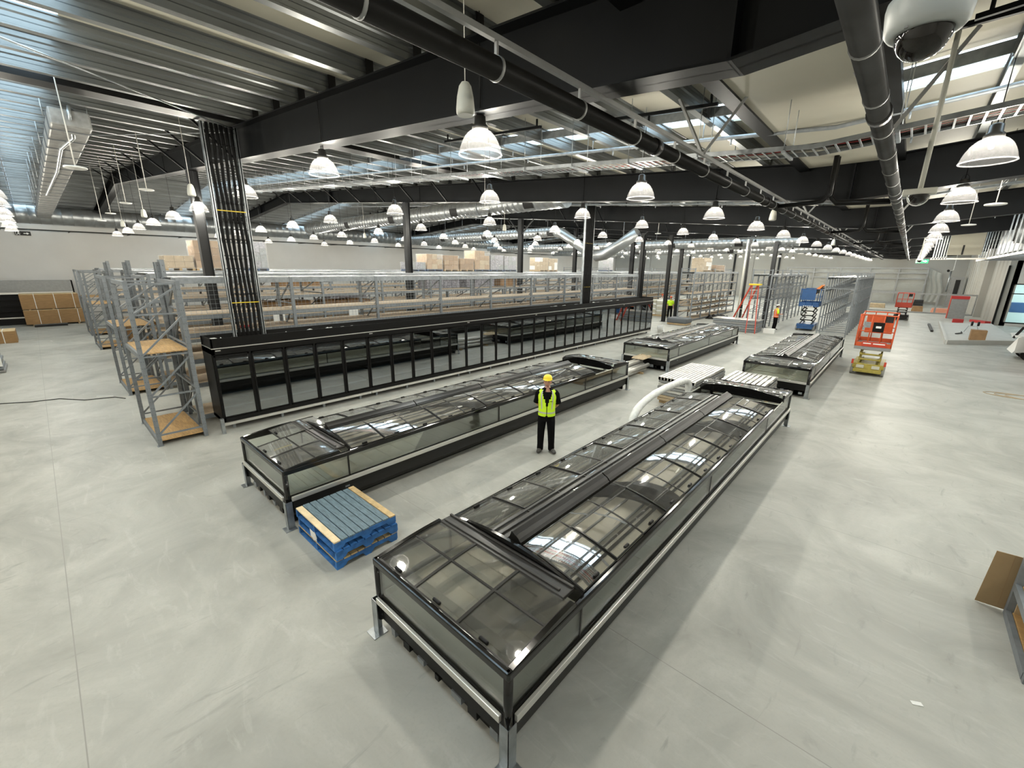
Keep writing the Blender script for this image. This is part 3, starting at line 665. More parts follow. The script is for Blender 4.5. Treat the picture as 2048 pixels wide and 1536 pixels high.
t = duct_x('second long silver duct farthest off toward the back wall', -36, -5, 47.7, 5.95, .36, (-24, -14), False)
m = MB(); m.tube([(-13.4, 26.6, 6.3), (-14.4, 26.6, 5.65), (-15.7, 26.6, 4.95), (-16.4, 26.6, 4.85)], .36, 16); m.tube([(-14.4, 26.6, 5.9), (-14.4, 26.6, zr(-14.4) + .262)], .012, 5); solo('spiral_duct', 'sloping silver duct branch meeting the elbow behind the second riser', 'duct', m, 'duct', (-15, 26.6, 5.5))
t = thing('spiral_duct', 'ribbed silver duct running along the top of the left wall', 'duct', (-42, 30, 7.0))
pts = []; rs = []
for k in range(160):
    y = -5 + .5 * k
    for d, e in ((-.03, 0), (-.012, .014), (.012, .014), (.03, 0)): pts.append((-42.0, y + d, 6.95)); rs.append(.55 + e)
MB().tube(pts, rs, 20).build('duct_body', 'duct', t)
m = MB()
for k in range(14): m.box(-43.88, -41.5, -4 + 5.6 * k, -3.94 + 5.6 * k, 7.5, 7.56); m.cut()
m.pieces('bracket', 'galvd', t)
m = MB(); m.tube([(-42.2, -5, 6.05), (-42.2, 76, 6.05)], .035, 6)
for k in range(26): m.box(-43.9, -42.15, -4 + 3.1 * k, -3.95 + 3.1 * k, 6.02, 6.07)
solo('cable_rail', 'thin dark cable rail along the left wall under the duct', 'rail', m, 'panel', (-42.2, 35, 6.05))
t = thing('rectangular_duct', 'grey foil-wrapped rectangular duct running to the left wall', 'duct', (-26, 1.15, 6.95))
MB().box(-41.42, -13.5, .82, 1.45, 6.74, 7.06).build('duct_body', 'wrapduct', t, bevel=.03)
m = MB()
for k in range(24): x = -14 - 1.12 * k; m.box(x - .02, x + .02, .805, 1.465, 6.725, 7.075); m.cut()
m.pieces('strap', 'rackd', t)
m = MB()
for k in range(8): x = -14.2 - 3.3 * k; m.tube([(x, .78, 7.0), (x, .78, zr(x) + .1)], .01, 5); m.tube([(x, 1.49, 7.0), (x, 1.49, zr(x) + .1)], .01, 5); m.cut()
m.pieces('hanger', 'galv', t)
MB().tube([(-13.6, 1.2, 7.08), (-13.5, 1.15, 7.12), (-13.45, 1.12, 6.9), (-14.5, 1.2, 6.72), (-16, 1.05, 6.71), (-20, 1.1, 6.71), (-27, 1.0, 6.71)], .035, 8).build('conduit', 'galv', t)
# suspended speakers, discs, cameras
def speaker(x, y, z, label, s=1.0):
    t = thing('pendant_speaker', label, 'speaker', (x, y, z), 'pendant speakers')
    MB().lathe([(0, 0), (.066 * s, 0), (.086 * s, .012), (.088 * s, .05), (.078 * s, .15), (.058 * s, .24), (.035 * s, .272), (0, .28)], (x, y, z), 20).build('speaker_body', 'cream', t)
    MB().lathe([(0, 0), (.075 * s, -.003)], (x, y, z), 20).build('grille', 'white', t)
    MB().tube([(x, y, z + .27), (x, y, zr(x) + .275)], .005, 5).build('cable', 'cable_white', t)
speaker(-3.42, 3.07, 5.40, 'white bullet speaker hanging above the nearest lamp', 1.0)
speaker(-4.4, 4.0, 6.62, 'small white speaker tucked up against the purlins', .8)
speaker(-13.4, 3.0, 5.62, 'white bullet speaker left of the pipe riser'); speaker(-20.8, 3.1, 5.62, 'white bullet speaker over the left-hand racks'); speaker(-27, 3.2, 5.62, 'white bullet speaker far left over the last racks')
speaker(-13.8, 14.6, 5.6, 'white bullet speaker hanging below the ribbed duct'); speaker(-3.0, 13.6, 5.3, 'white bullet speaker beside the black drainage pipe')
speaker(-24, 13.5, 5.6, 'white bullet speaker in front of the ribbed duct end'); speaker(-3.0, 26, 5.2, 'white bullet speaker far along the black drainage pipe')
def disc(x, y, z, label):
    t = thing('pendant_disc', label, 'access point', (x, y, z), 'white pendant discs')
    MB().lathe([(0, 0), (.15, 0), (.165, .012), (.16, .03), (.05, .045), (0, .045)], (x, y, z), 24).build('disc_body', 'white', t)
    MB().tube([(x, y, z + .04), (x, y, zr(x) + .275)], .009, 6).build('drop_rod', 'cable_white', t)
for x, y, z, w in ((-11.6, .89, 5.66, 'beside the wrapped rectangular duct'), (-15.96, 2.55, 5.95, 'under the first roof beam'), (-19.95, 2.56, 5.95, 'left of the first roof beam'), (-24.5, 2.6, 5.95, 'third out from the first beam toward the left wall'), (-29, 2.7, 5.95, 'nearest the left wall duct'),
                   (-11.27, 10.94, 5.95, 'directly under the ribbed duct'), (-11, 24.3, 5.95, 'right of the second pipe riser'), (1.0, 13.3, 5.32, 'right of the lamp row over the aisle, nearer one'), (1.0, 19.0, 5.36, 'right of the lamp row over the aisle, farther one')):
    disc(x, y, z, 'white disc access point hanging ' + w)
t = thing('dome_camera', 'large white security camera with smoked dome at the top right', 'camera', (-.085, 1.57, 4.56))
MB().lathe([(0, .005), (.052, .005), (.055, 0), (.07, 0), (.079, .012), (.084, .06), (.082, .075), (0, .075)], (-.085, 1.57, 4.56), 40).build('camera_body', 'casing', t)
MB().lathe([(.056, .004), (.054, -.014), (.045, -.034), (.03, -.049), (.012, -.056), (0, -.057)], (-.085, 1.57, 4.56), 32).build('smoked_dome', 'domeglass', t)
MB().lathe([(0, -.046), (.02, -.042), (.036, -.028), (.046, -.008), (.048, .002), (0, .002)], (-.085, 1.57, 4.56), 16).build('lens', 'black', t)
MB().tube([(-.085, 1.57, 4.63), (-.085, 1.57, zr(-.08) + .1)], .016, 10).build('drop_pole', 'cream', t)
m = MB()
for k in range(4): m.box(-.025 + .006 * k, -.021 + .006 * k, 1.57 - .079, 1.57 - .076, 4.60, 4.607)
m.box(-.12, -.113, 1.57 - .068, 1.57 - .06, 4.5585, 4.562); m.build('marking', 'steelgrey', t)
for x, y, z, w in ((-.095, 6.71, 4.83, 'on a cream drop pole above the aisle'), (0.2, 30.5, 4.6, 'on a far drop pole down the aisle')):
    t = thing('pole_camera', 'white dome camera with a bracket ' + w, 'camera', (x, y, z))
    MB().tube([(x, y, z + .06), (x, y, zr(x) + .275)], .024, 10).build('drop_pole', 'cream', t)
    m = MB(); m.box(x - .14, x + .14, y - .07, y + .07, z - .01, z + .05); m.build('bracket_box', 'cream', t, bevel=.008)
    MB().lathe([(.085, -.01), (.083, -.03), (.065, -.075), (.035, -.1), (0, -.105)], (x, y, z), 20).build('dome', 'domeglass', t)
    MB().tube([(x + .09 * math.cos(a * PI / 10), y, z - .02 - .1 * math.sin(a * PI / 10)) for a in range(11)], .007, 5).build('guard_hoop', 'white', t)
# ------------------------------------------------------------------ exit signs
def exit_sign(label, o, u, w, col, rod):
    o = Vector(o); u = Vector(u); t = thing('exit_sign', label, 'sign', o); n = u.cross(Vector((0, 0, 1)))
    P_ = lambda a, b, d=0: o + u * a + Vector((0, 0, b)) + n * d
    MB().bar(P_(-w / 2, 0), P_(w / 2, 0), .03, .26).build('sign_panel', col, t)
    m = MB()
    def q(poly): m.add([P_(a, b, .017) for a, b in poly], [tuple(range(len(poly)))])
    k = w / .66
    q([(.03 * k, -.025), (.17 * k, -.025), (.17 * k, .025), (.03 * k, .025)]); q([(.16 * k, -.075), (.27 * k, 0), (.16 * k, .075)])
    q([(-.20, .05), (-.16, .05), (-.16, .09), (-.20, .09)]); q([(-.23, .04), (-.16, .045), (-.18, -.03), (-.22, -.03)]); q([(-.22, -.03), (-.19, -.03), (-.27, -.1), (-.3, -.1)]); q([(-.2, -.03), (-.17, -.03), (-.12, -.1), (-.15, -.1)]); q([(-.16, .04), (-.10, 0), (-.11, -.02), (-.18, .02)])
    q([(-.32, -.1), (-.30, -.1), (-.30, .1), (-.32, .1)])
    m.build('pictogram', 'signwhite' if rod else 'paper', t)
    if rod: MB().tube([P_(-.2, .13), P_(-.2, rod)], .006, 5).tube([P_(.2, .13), P_(.2, rod)], .006, 5).build('rod', 'black', t)
exit_sign('black exit sign with running man and right arrow on the left wall', (-43.86, .06, 5.86), (0, 1, 0), .72, 'black', 0)
exit_sign('small hanging exit sign at the far end of the aisle lamps', (.42, 42, 4.75), (1, 0, 0), .66, 'green', 1.9)
# ------------------------------------------------------------------ racking
def upright(m, x, y0, y1, h, along='y', mm=0, holes=False, diag=True, w=.08):
    """ladder frame standing in the plane x = const (along y) or y = const (along x)"""
    Q = (lambda d, z: (x, d, z)) if along == 'y' else (lambda d, z: (d, x, z))
    for d in (y0, y1):
        a = Q(d, 0)
        m.box(a[0] - w / 2, a[0] + w / 2, a[1] - w / 2, a[1] + w / 2, 0, h, mm)
        if holes:
            z = .15
            while z < h - .1:
                for e in (-.02, .02):
                    if along == 'y': m.box(x + w / 2, x + w / 2 + .002, d + e - .007, d + e + .007, z, z + .018, 1); m.box(x + e - .007, x + e + .007, d - w / 2 - .002, d - w / 2, z, z + .018, 1)
                z += .15
    z = .25; k = 0
    while diag and z < h - .3:
        z2 = min(z + .85, h - .1); m.bar(Q(y0, z), Q(y1, z), .035, .035, mm); m.bar(Q(y0 if k % 2 == 0 else y0, z), Q(y1, z2), .035, .035, mm); z += .9; k += 1
    m.bar(Q(y0, h - .06), Q(y1, h - .06), .04, .04, mm)
def rack_run(label, x0, x1, y0, n, bay, h, levels, board='chip', ext=0.0, stock=None, mesh=0, group=None, frames_only=False):
    t = thing('pallet_rack', label, 'rack', ((x0 + x1) / 2, y0 + n * bay / 2, 0), group)
    for k in range(n + 1):
        m = MB(); y = y0 + k * bay; hh = h + (ext if k % 2 == 0 else 0)
        upright(m, y, x0, x1, hh, 'x'); m.build('upright_frame', 'rack', t)
    for k in range(n):
        a, b = y0 + k * bay, y0 + (k + 1) * bay
        for z in levels:
            for x in (x0, x1): MB().bar((x, a + .04, z), (x, b - .04, z), .05, .11).build('beam', 'rack', t)
            if board: MB().box(x0 + .02, x1 - .02, a + .03, b - .03, z + .055, z + .075).build('shelf_board', board, t)
        for x in (x0, x1): MB().bar((x, a, h - .07), (x, b, h - .07), .05, .13).build('top_beam', 'galvd', t)
        m = MB(); nn = 7
        for q in range(nn): xa = x0 + .04 + (x1 - x0 - .08) * q / nn; m.box(xa, xa + (x1 - x0 - .08) / nn - .03, a + .01, b - .01, h - .005, h + .02)
        m.build('top_deck', 'galv', t)
        if k < mesh:
            m = MB(); xf = x1 + .03
            for q in range(int(bay / .11)): m.box(xf, xf + .004, a + q * .11, a + q * .11 + .005, 2.0, h - .12)
            for q in range(14): m.box(xf, xf + .004, a, b, 2.05 + q * .11, 2.055 + q * .11)
            m.build('wire_mesh', 'galv', t)
    return t
RUNG = 'long racking runs on the left'
rack_run('long grey racking run directly behind the door freezers', -14.05, -12.98, 2.23, 9, 2.67, 3.68, (.15, 1.0, 1.62, 2.28, 2.72), mesh=9, group=RUNG)
rack_run('second long racking run from the door freezers', -19.6, -17.5, 2.4, 10, 2.7, 3.7, (.15, .95, 1.5, 2.1, 2.85), ext=0, group=RUNG)
rack_run('third racking run, carrying the wrapped pallet loads on top', -25.2, -23.0, 2.6, 12, 2.7, 3.72, (.15, 1.2, 2.0, 2.9), ext=.0, group=RUNG)
rack_run('fourth racking run from the door freezers, toward the left wall', -30.8, -28.6, 2.6, 11, 2.7, 3.72, (.15, 1.2, 2.4), ext=0, group=RUNG)
rack_run('last racking run on the left before the wall', -36.4, -34.2, 2.6, 10, 2.7, 3.72, (.15, 1.2, 2.4), ext=.0, group=RUNG)
rack_run('far racking run with sticker tags beyond the door freezers', -13.5, -12.45, 34.9, 5, 2.3, 3.85, (.1, .7, 1.15, 1.6, 2.1, 2.9), ext=.3, board='chip')
rack_run('tall grey racking run behind the orange stepladder', -8.3, -7.1, 34.7, 9, 1.6, 3.75, (2.0, 2.75), ext=.35, board=None)
rack_run('racking run wrapped in mesh at the aisle beyond the freezers', -3.85, -2.35, 33.9, 12, 1.35, 3.65, (1.9, 2.8), ext=.25, board=None)
rack_run('far left-hand rack group past the sacks', -20.5, -18.4, 34, 8, 2.7, 3.7, (.2, 1.4, 2.2, 2.9), board='chip')
rack_run('far rack group beyond the first sticker racks', -26.5, -24.4, 37, 9, 2.7, 3.75, (.2, 1.4, 2.4), ext=.4, board='chip')
for k in range(5):
    y = 36.1 + k * 2.25; tag(MB().box(-12.41, -12.40, y, y + .34, 1.62, 2.04).build('sticker_tag', 'paper', None, 0, (-12.4, y, 1.8)), 'white paper tag on the far sticker rack, %s from the near end' % ORD[k], 'tag', 'tags on the far rack')
# wire mesh skirt panels at the foot of the mesh rack
for k, (x0, x1) in enumerate(((-3.9, -3.15), (-3.1, -2.3))):
    m = MB()
    for q in range(15): m.box(x0 + (x1 - x0) * q / 14, x0 + (x1 - x0) * q / 14 + .008, 33.6, 33.61, .02, .95)
    for q in range(14): m.box(x0, x1, 33.6, 33.61, .05 + q * .065, .056 + q * .065)
    solo('mesh_screen', 'upright wire mesh panel leaning at the end of the mesh rack, %s one' % ('left' if k == 0 else 'right'), 'mesh panel', m, 'galv', ((x0 + x1) / 2, 33.6, 0))
# loose rack uprights stacked against the run ends
for k, (x, w) in enumerate(((-14.6, 'nearest'), (-20.3, 'second'), (-26.2, 'third'))):
    t = thing('rack_upright_bundle', 'bundle of tall perforated rack uprights at the left run ends, %s' % w, 'rack uprights', (x, 2.3, 0))
    for q in range(4):
        m = MB(); xx = x + .12 * q; y = 2.2 + .08 * (q % 2); m.box(xx - .05, xx + .05, y - .045, y + .045, 0, 4.05 + .06 * (q % 2))
        z = .2
        while z < 3.95: m.box(xx + .05, xx + .052, y - .01, y + .01, z, z + .03, 1); m.box(xx - .01, xx + .01, y - .047, y - .045, z, z + .03, 1); z += .15
        m.build('upright', ['rack', 'rackd'], t)
# end bays with plywood shelves
def end_bay(label, x0, x1, y0, y1, h, zs, holes, load):
    t = thing('shelving_bay', label, 'shelving bay', ((x0 + x1) / 2, (y0 + y1) / 2, 0))
    for x in (x0, x1):
        m = MB(); upright(m, x, y0, y1, h, 'y', 0, holes); m.build('upright_frame', ['rack', 'rackd'], t)
    for x in (x0, x1): MB().box(x - .06, x + .06, y0 - .06, y0 + .06, 0, .008).build('foot_plate', 'galvd', t)
    for z in zs:
        for y in (y0, y1): MB().bar((x0, y, z), (x1, y, z), .05, .11).build('beam', 'rack', t)
        MB().box(x0 + .01, x1 - .01, y0 + .02, y1 - .02, z + .045, z + .068).build('shelf_board', 'ply', t)
    m = MB(); z = h - .05; m.bar((x0, y0, z), (x1, y0, z), .05, .09); m.bar((x0, y1, z), (x1, y1, z), .05, .09); m.build('top_beam', 'rack', t)
    for y, z, z2 in ((y1, 2.2, 2.2), (y1, 1.2, 1.2)): MB().bar((x0, y, z), (x1, y, z2), .035, .035).build('rear_brace', 'rack', t)
    return t
end_bay('nearest tall grey shelving bay with plywood shelves, left of the door freezers', -14.03, -11.9, 1.23, 2.1, 3.65, (.06, 2.06), True, 0)
end_bay('second tall grey shelving bay with plywood shelves from the freezers', -19.6, -17.45, 1.37, 2.25, 3.65, (.06, 2.1), True, 0)
end_bay('third tall grey shelving bay, with brown boards stacked behind it', -30.3, -28.0, 1.55, 2.45, 3.65, (.06, 2.1), False, 0)
end_bay('farthest tall grey shelving bay, beside the strapped board packs', -36.3, -33.9, 1.65, 2.5, 3.65, (.06, 2.1), False, 0)
t = thing('shelving_bay', 'partly cropped shelving bay with plywood shelves at the lower right', 'shelving bay', (2.3, 6.55, 0))
for y in (6.0, 7.18):
    m = MB(); upright(m, y, 1.64, 2.75, .52 if y < 7 else 1.2, 'x', 0, False, False); m.box(1.59, 1.75, y - .002, y, .1, .1, 1); m.build('upright_frame', ['rack', 'rackd'], t)
for z in (.05, .42):
    for x in (1.62, 2.75): MB().bar((x, 6.02, z), (x, 7.14, z), .05, .09).build('beam', 'rack', t)
    MB().box(1.65, 2.72, 6.04, 7.12, z + .03, z + .05).build('shelf_board', 'ply', t)
MB().box(1.66, 2.72, 7.10, 7.13, .1, .4).build('back_stop', 'wood', t)
m = MB(); m.prism([(1.365, .01), (2.5, .06), (2.52, .80), (1.40, .75)], 'y', 7.26, 7.268); m.box(1.55, 1.553, 7.2585, 7.26, .03, .76, 1)
solo('cardboard_sheet', 'flat brown cardboard sheet standing behind the cropped shelving bay', 'cardboard', m, ['cardboard', 'carton'], (1.9, 7.264, 0))
m = MB(); m.prism([(4.15, 0), (4.25, .35), (4.9, .4), (4.9, 0)], 'y', 11.1, 12.0); m.box(4.1, 4.9, 11.05, 12.05, 0, .12, 1)
tag(m.build('timber_crate', ['galvd', 'panel'], None, 0, (2.0, 9.0, 0)), 'dark edge of a crate cut off at the right edge', 'crate')
# ------------------------------------------------------------------ pallets
def pallet_parts(t, x0, x1, y0, y1, z, hgt=.14, ms=('pal_blue', 'pal_grey'), along='x', light=False, detail=True):
    """deck boards run along x, stringers along y"""
    n = 9 if detail else 6
    for k in range(n):
        wy = (y1 - y0) / n; a = y0 + k * wy + .004; b = a + wy - .014
        mm = ms[1]
        if light and k == 0: mm = 'pal_light'
        if light and k == n - 1: mm = 'pal_tan'
        MB().box(x0 + random.uniform(-.008, .008), x1 + random.uniform(-.008, .008), a, b, z + hgt - .02, z + hgt).build('deck_board', mm, t)
    for k in range(3):
        xx = (x0, (x0 + x1) / 2 - .022, x1 - .045)[k]; L_ = y1 - y0; q = z + .018; s = hgt - .038
        poly = [(y0, q), (y0 + .13 * L_, q), (y0 + .17 * L_, q + .045), (y0 + .40 * L_, q + .045), (y0 + .44 * L_, q), (y0 + .56 * L_, q), (y0 + .60 * L_, q + .045), (y0 + .83 * L_, q + .045), (y0 + .87 * L_, q), (y1, q), (y1, q + s), (y0, q + s)]
        m = MB(); m.prism(poly, 'x', xx, xx + .045); m.build('stringer', ms[0], t)
    for k in (0, 4, 8) if detail else (0, 5):
        wy = (y1 - y0) / n; a = y0 + k * wy; MB().box(x0, x1, a, a + wy - .01, z, z + .018).build('bottom_board', ms[0], t)
pz = 0
for k, (nm, dx) in enumerate((('lowest', 0.0), ('middle', .012), ('topmost', -.008))):
    x0, x1, y0, y1 = -6.27 + dx, -5.02 + dx, 2.035 + dx * .5, 2.985 + dx * .5
    t = thing('pallet', '%s blue wooden pallet in the stack of three beside the freezer%s' % (nm, ', with grey worn boards' if k == 2 else ''), 'pallet', (-5.65, 2.5, pz), 'stack of three blue pallets')
    pallet_parts(t, x0, x1, y0, y1, pz, .142, ('pal_blue', 'pal_grey' if k == 2 else 'pal_tan' if k == 0 else 'pal_blue'), light=(k == 2)); pz += .143
m = MB(); m.add([(-5.78, 2.028, .20), (-5.62, 2.022, .33), (-5.56, 2.024, .24), (-5.70, 2.028, .14)], [(0, 1, 2, 3)]); m.slab(lambda u, v: (-5.78 + .2 * u, 2.024 - .004 * v, .18 + .13 * v), 1, 1, .002)
solo('paper_scrap', 'torn white paper scrap stuck in the blue pallet stack', 'paper', m, 'paper', (-5.68, 2.025, .2))
# wrapped pallet loads on top of the racking
def load(label, cx, cy, z, w, d, h, kind, seed, wrapm=True):
    rnd = random.Random(seed); t = thing('pallet_load', label, 'pallet load', (cx, cy, z), 'wrapped pallet loads on top of the racking')
    m = MB(); m.box(cx - d / 2, cx + d / 2, cy - w / 2, cy + w / 2, z + .10, z + .13)
    for k in range(3): m.box(cx - d / 2, cx + d / 2, cy - w / 2 + k * (w - .1) / 2, cy - w / 2 + k * (w - .1) / 2 + .1, z, z + .10)
    m.build('pallet_base', 'bluedark' if kind in ('can', 'mix') else 'wood', t)
    rows = max(1, int(round(h / .32))); rh = h / rows; cols_ = 3; m = MB()
    for r in range(rows):
        for c in range(cols_):
            a = cy - w / 2 + .02 + c * (w - .04) / cols_
            if kind == 'mix' and r == rows - 1 and c == 2: continue
            for e in range(2):
                b = cx - d / 2 + .02 + e * (d - .04) / 2
                m.box(b + .004, b + (d - .04) / 2 - .004, a + .004, a + (w - .04) / cols_ - .004, z + .13 + r * rh + .003, z + .13 + (r + 1) * rh - .003, rnd.choice((0, 0, 1)))
    m.build('carton_stack', {'box': ['carton', 'carton2'], 'mix': ['carton2', 'cartonlight'], 'can': ['cans', 'galvd'], 'light': ['cartonlight', 'paper']}[kind], t)
    m = MB(); a, b = cx - d / 2 - .015, cx + d / 2 + .015; c, e = cy - w / 2 - .015, cy + w / 2 + .015
    ring = [(a, c), (b, c), (b, e), (a, e)]
    vs = [(x + rnd.uniform(-.015, .015), y + rnd.uniform(-.015, .015), z + .05 + (h + .1) * k / 8) for k in range(9) for x, y in ring]
    m.add(vs, [(k * 4 + i, k * 4 + (i + 1) % 4, k * 4 + 4 + (i + 1) % 4, k * 4 + 4 + i) for k in range(8) for i in range(4)])
    m.add([vs[-4], vs[-3], vs[-2], vs[-1]], [(0, 1, 2, 3)])
    m.build('stretch_wrap', 'wrap', t)
zt = 3.745
for k, (ya, yb, h, kind, lab) in enumerate((
        (3.85, 4.9, .48, 'light', 'low load of small brown cartons at the left end of the rack top'), (4.95, 6.0, 1.15, 'box', 'tall wrapped carton load beside the roof column on the rack top'), (7.0, 7.9, 1.2, 'can', 'tall white load showing through behind the near pipe riser'),
        (16.2, 17.35, .42, 'can', 'short grey wrapped load, leftmost of the long row on the rack top'), (17.45, 18.75, .95, 'mix', 'brown carton load with a bulging wrap on its left side'), (18.9, 20.15, .9, 'box', 'wrapped brown carton load with dark bands, right of the bulging one'),
        (20.3, 21.6, .72, 'box', 'lower glossy wrapped carton load left of the tallest load'), (21.7, 23.2, 1.3, 'mix', 'tallest wrapped load in the row, brown cartons below'), (23.3, 24.7, 1.05, 'can', 'grey wrapped load of drink cans left of the roof column'),
        (24.8, 26.2, 1.0, 'can', 'grey wrapped load of drink cans just behind the roof column'), (29.2, 30.4, 1.0, 'light', 'two-tier load of pale cartons standing apart on the rack top'), (30.45, 31.7, .95, 'light', 'two-tier pale carton load, right half of the pair'))):
    load(lab, -24.0, (ya + yb) / 2, zt, yb - ya, 1.15, h, kind, k)
load('pale wrapped carton load on the far sticker rack', -12.98, 37.6, 3.875, 1.9, 1.0, .95, 'light', 31); load('lower brown carton load beside the pale one on the far rack', -12.98, 41.0, 3.875, 2.4, 1.0, .42, 'box', 32)
load('silver-grey wrapped load far off left of the second pipe riser', -25.4, 43.4, 3.775, 1.3, 1.1, 1.3, 'can', 33)
# stock inside the near racks
for k, (x, y, z, w, h, m_) in enumerate(((-18.55, 5.35, 2.18, 2.2, .5, 'mdf'), (-18.55, 8.05, 2.18, 2.2, .45, 'carton'), (-18.55, 13.45, 2.93, 2.2, .5, 'cans'), (-18.55, 16.15, 2.93, 2.2, .5, 'cans'), (-18.55, 18.85, 2.93, 1.5, .5, 'carton'), (-24.1, 8.25, 2.98, 2.2, .5, 'carton'), (-24.1, 10.95, 2.08, 2.2, .6, 'cans'), (-18.55, 10.75, 1.03, 2.2, .4, 'carton2'))):
    m = MB(); n = 4
    for q in range(n): m.box(x - .4, x + .4, y + q * w / n + .01, y + (q + 1) * w / n - .01, z, z + h - .05 * (q % 2))
    solo('carton_row', 'row of %s stored inside the %s racking run, position %s' % ('grey tins' if m_ == 'cans' else 'brown cartons', 'second' if x > -20 else 'third', ORD[k]), 'cartons', m, m_, (x, y + w / 2, z), 'stock inside the racks')
for k in range(4): tag(MB().box(-17.44, -17.43, 4.3 + k * 1.5, 4.72 + k * 1.5, 1.55 + .35 * (k % 2), 1.95 + .35 * (k % 2)).build('sticker_tag', 'paper', None, 0, (-17.4, 4.4 + k, 1.8)), 'white paper tag seen through the mesh racks, %s from the left' % ['first', 'second', 'third', 'fourth'][k], 'tag', 'tags inside the racks')
tag(MB().box(-13.1, -12.99, 3.5, 3.75, 2.36, 2.43).build('red_case', 'red', None, .01, (-13.05, 3.6, 2.36)), 'small red case on the mesh rack shelf left of the pipe riser', 'case')
# ------------------------------------------------------------------ left side stores
def pack(label, x0, x1, y0, y1, z0, z1, n):
    t = thing('board_pack', label, 'timber pack', ((x0 + x1) / 2, (y0 + y1) / 2, z0))
    MB().box(x0, x1, y0, y1, z0, z1 - .03).build('boards', 'mdf', t); MB().box(x0 + .01, x1 - .01, y0 + .01, y1 - .01, z1 - .03, z1).build('cover_sheet', 'mdftop', t)
    for k in range(n):
        y = y0 + (y1 - y0) * (k + .7) / n; m = MB(); m.box(x1, x1 + .008, y, y + .03, z0, z1); m.box(x0, x1, y, y + .03, z1, z1 + .006); m.build('strap', 'paper', t)
    return t
for k, (z0, z1) in enumerate(((0.0, .10), (1.02, 1.07))):
    m = MB()
    for q in range(3): m.box(-43.1, -41.8, -.6 + q * 1.05, -.5 + q * 1.05, z0, z1)
    solo('timber_bearers', 'dark bearers under the %s strapped board pack' % ('lower' if k == 0 else 'upper'), 'bearers', m, 'wood', (-42.4, .5, z0))
pack('lower strapped pack of brown boards by the left wall', -43.1, -41.75, -.88, 1.86, .10, 1.02, 3); pack('upper strapped pack of brown boards by the left wall', -43.1, -41.75, -.88, 1.80, 1.07, 2.03, 3)
pack('low pack of brown boards cut off at the left edge', -34.9, -33.5, -4.2, -1.17, .0, .62, 2)
pack('pack of brown boards standing behind the third shelving bay', -30.6, -28.8, 2.75, 5.1, .26, 1.1, 1)
t = thing('steel_beam', 'dark steel box section lying before the strapped board packs', 'beam', (-40.9, .2, 0)); MB().box(-41.1, -40.8, -.55, .95, 0, .14).build('beam', 'panel', t); MB().box(-41.1, -40.8, -.55, .95, .14, .145).build('top_plate', 'galvd', t)
t = thing('open_chiller', 'long open black display chiller along the left wall behind the boards', 'chiller', (-43.5, -2, 0))
m = MB(); m.box(-43.85, -43.75, -6.5, 1.75, 0, 2.85); m.box(-43.85, -43.2, -6.5, 1.75, 0, .5); m.box(-43.85, -43.15, 1.68, 1.75, 0, 2.85); m.build('cabinet', 'black', t)
for z in (.85, 1.2, 1.6): MB().box(-43.75, -43.35, -6.5, 1.68, z, z + .03).build('shelf', 'panel', t)
MB().box(-43.85, -43.15, -6.5, 1.75, 2.1, 2.85).build('top_panel', 'steelgrey', t); MB().box(-43.2, -43.15, -6.5, 1.68, 1.98, 2.1).build('canopy_edge', 'alu', t); MB().box(-43.22, -43.16, -6.5, 1.68, .42, .5).build('front_rail', 'alu', t)
t = thing('sheet_stack', 'stack of layered grey sheets and wrapping cut off at the left edge', 'sheet stack', (-25.2, -2.2, 0))
for k in range(6):
    m = MB(); o_ = random.uniform(-.06, .06); m.box(-26.2 + o_, -24.5 + o_, -3.2, -1.42 + o_, .02 + k * .11, .10 + k * .11); m.build('sheet_bundle', 'galvd' if k % 2 else 'steelgrey', t)
m = MB(); m.sheet(lambda u, v: (-24.45 + .04 * math.sin(9 * u), -3.0 + 1.6 * u, .25 + .45 * v), 8, 4); m.build('wrapping', 'plastic_white', t)
pts = [(-19.5, -1.9, .012), (-18.98, -1.36, .012), (-18.6, -.77, .012), (-18.45, -.16, .012), (-17.75, .34, .012), (-17.5, 1.0, .012), (-17.1, 1.2, .012)]
solo('floor_cable', 'thin dark cable lying across the floor on the left', 'cable', MB().tube(pts, .012, 6), 'panel', (-18, 0, 0))
# ------------------------------------------------------------------ middle: shelf stacks, tubes, wrapped rail
def shelf_stack(label, x0, x1, y0, y1, h, slots):
    t = thing('shelf_panel_stack', label, 'shelf stack', ((x0 + x1) / 2, (y0 + y1) / 2, 0))
    for k in range(2):
        for q in range(2): MB().box(x0 + .05, x1 - .05, y0 + (.1 if q == 0 else y1 - y0 - .22), y0 + (.22 if q == 0 else y1 - y0 - .1), .05 * k, .05 * k + .045).build('timber_bearer', 'wood', t)
    n = 8; z = .1
    for k in range(n):
        hh = (h - .1) / n; o_ = random.uniform(-.02, .02)
        if k < n - 1:
            m = MB(); m.box(x0 + o_, x1 + o_, y0 + o_, y1 + o_, z + .008, z + hh - .008); m.build('shelf_panel', 'cartonlight' if k < 2 else 'alu' if k % 2 else 'steelgrey', t)
        else:
            m = MB()
            for q in range(slots): a = x0 + (x1 - x0) * q / slots; m.box(a, a + (x1 - x0) / slots * .70, y0, y1, z, z + hh)
            m.box(x0, x1, y0, y0 + .08, z, z + hh - .01); m.box(x0, x1, y1 - .08, y1, z, z + hh - .01); m.box(x0, x1, y0, y1, z - .004, z + .004, 1); m.build('slotted_shelf_panel', ['alu', 'dark'], t)
        z += hh
    MB().slab(lambda u, v: (x0 - .02 + (x1 - x0 + .04) * u, y0 + (y1 - y0) * (.38 + .2 * v), h + .012 + .006 * math.sin(u * 17)), 10, 4, .004).build('wrap_band', 'wrap', t)
    return t
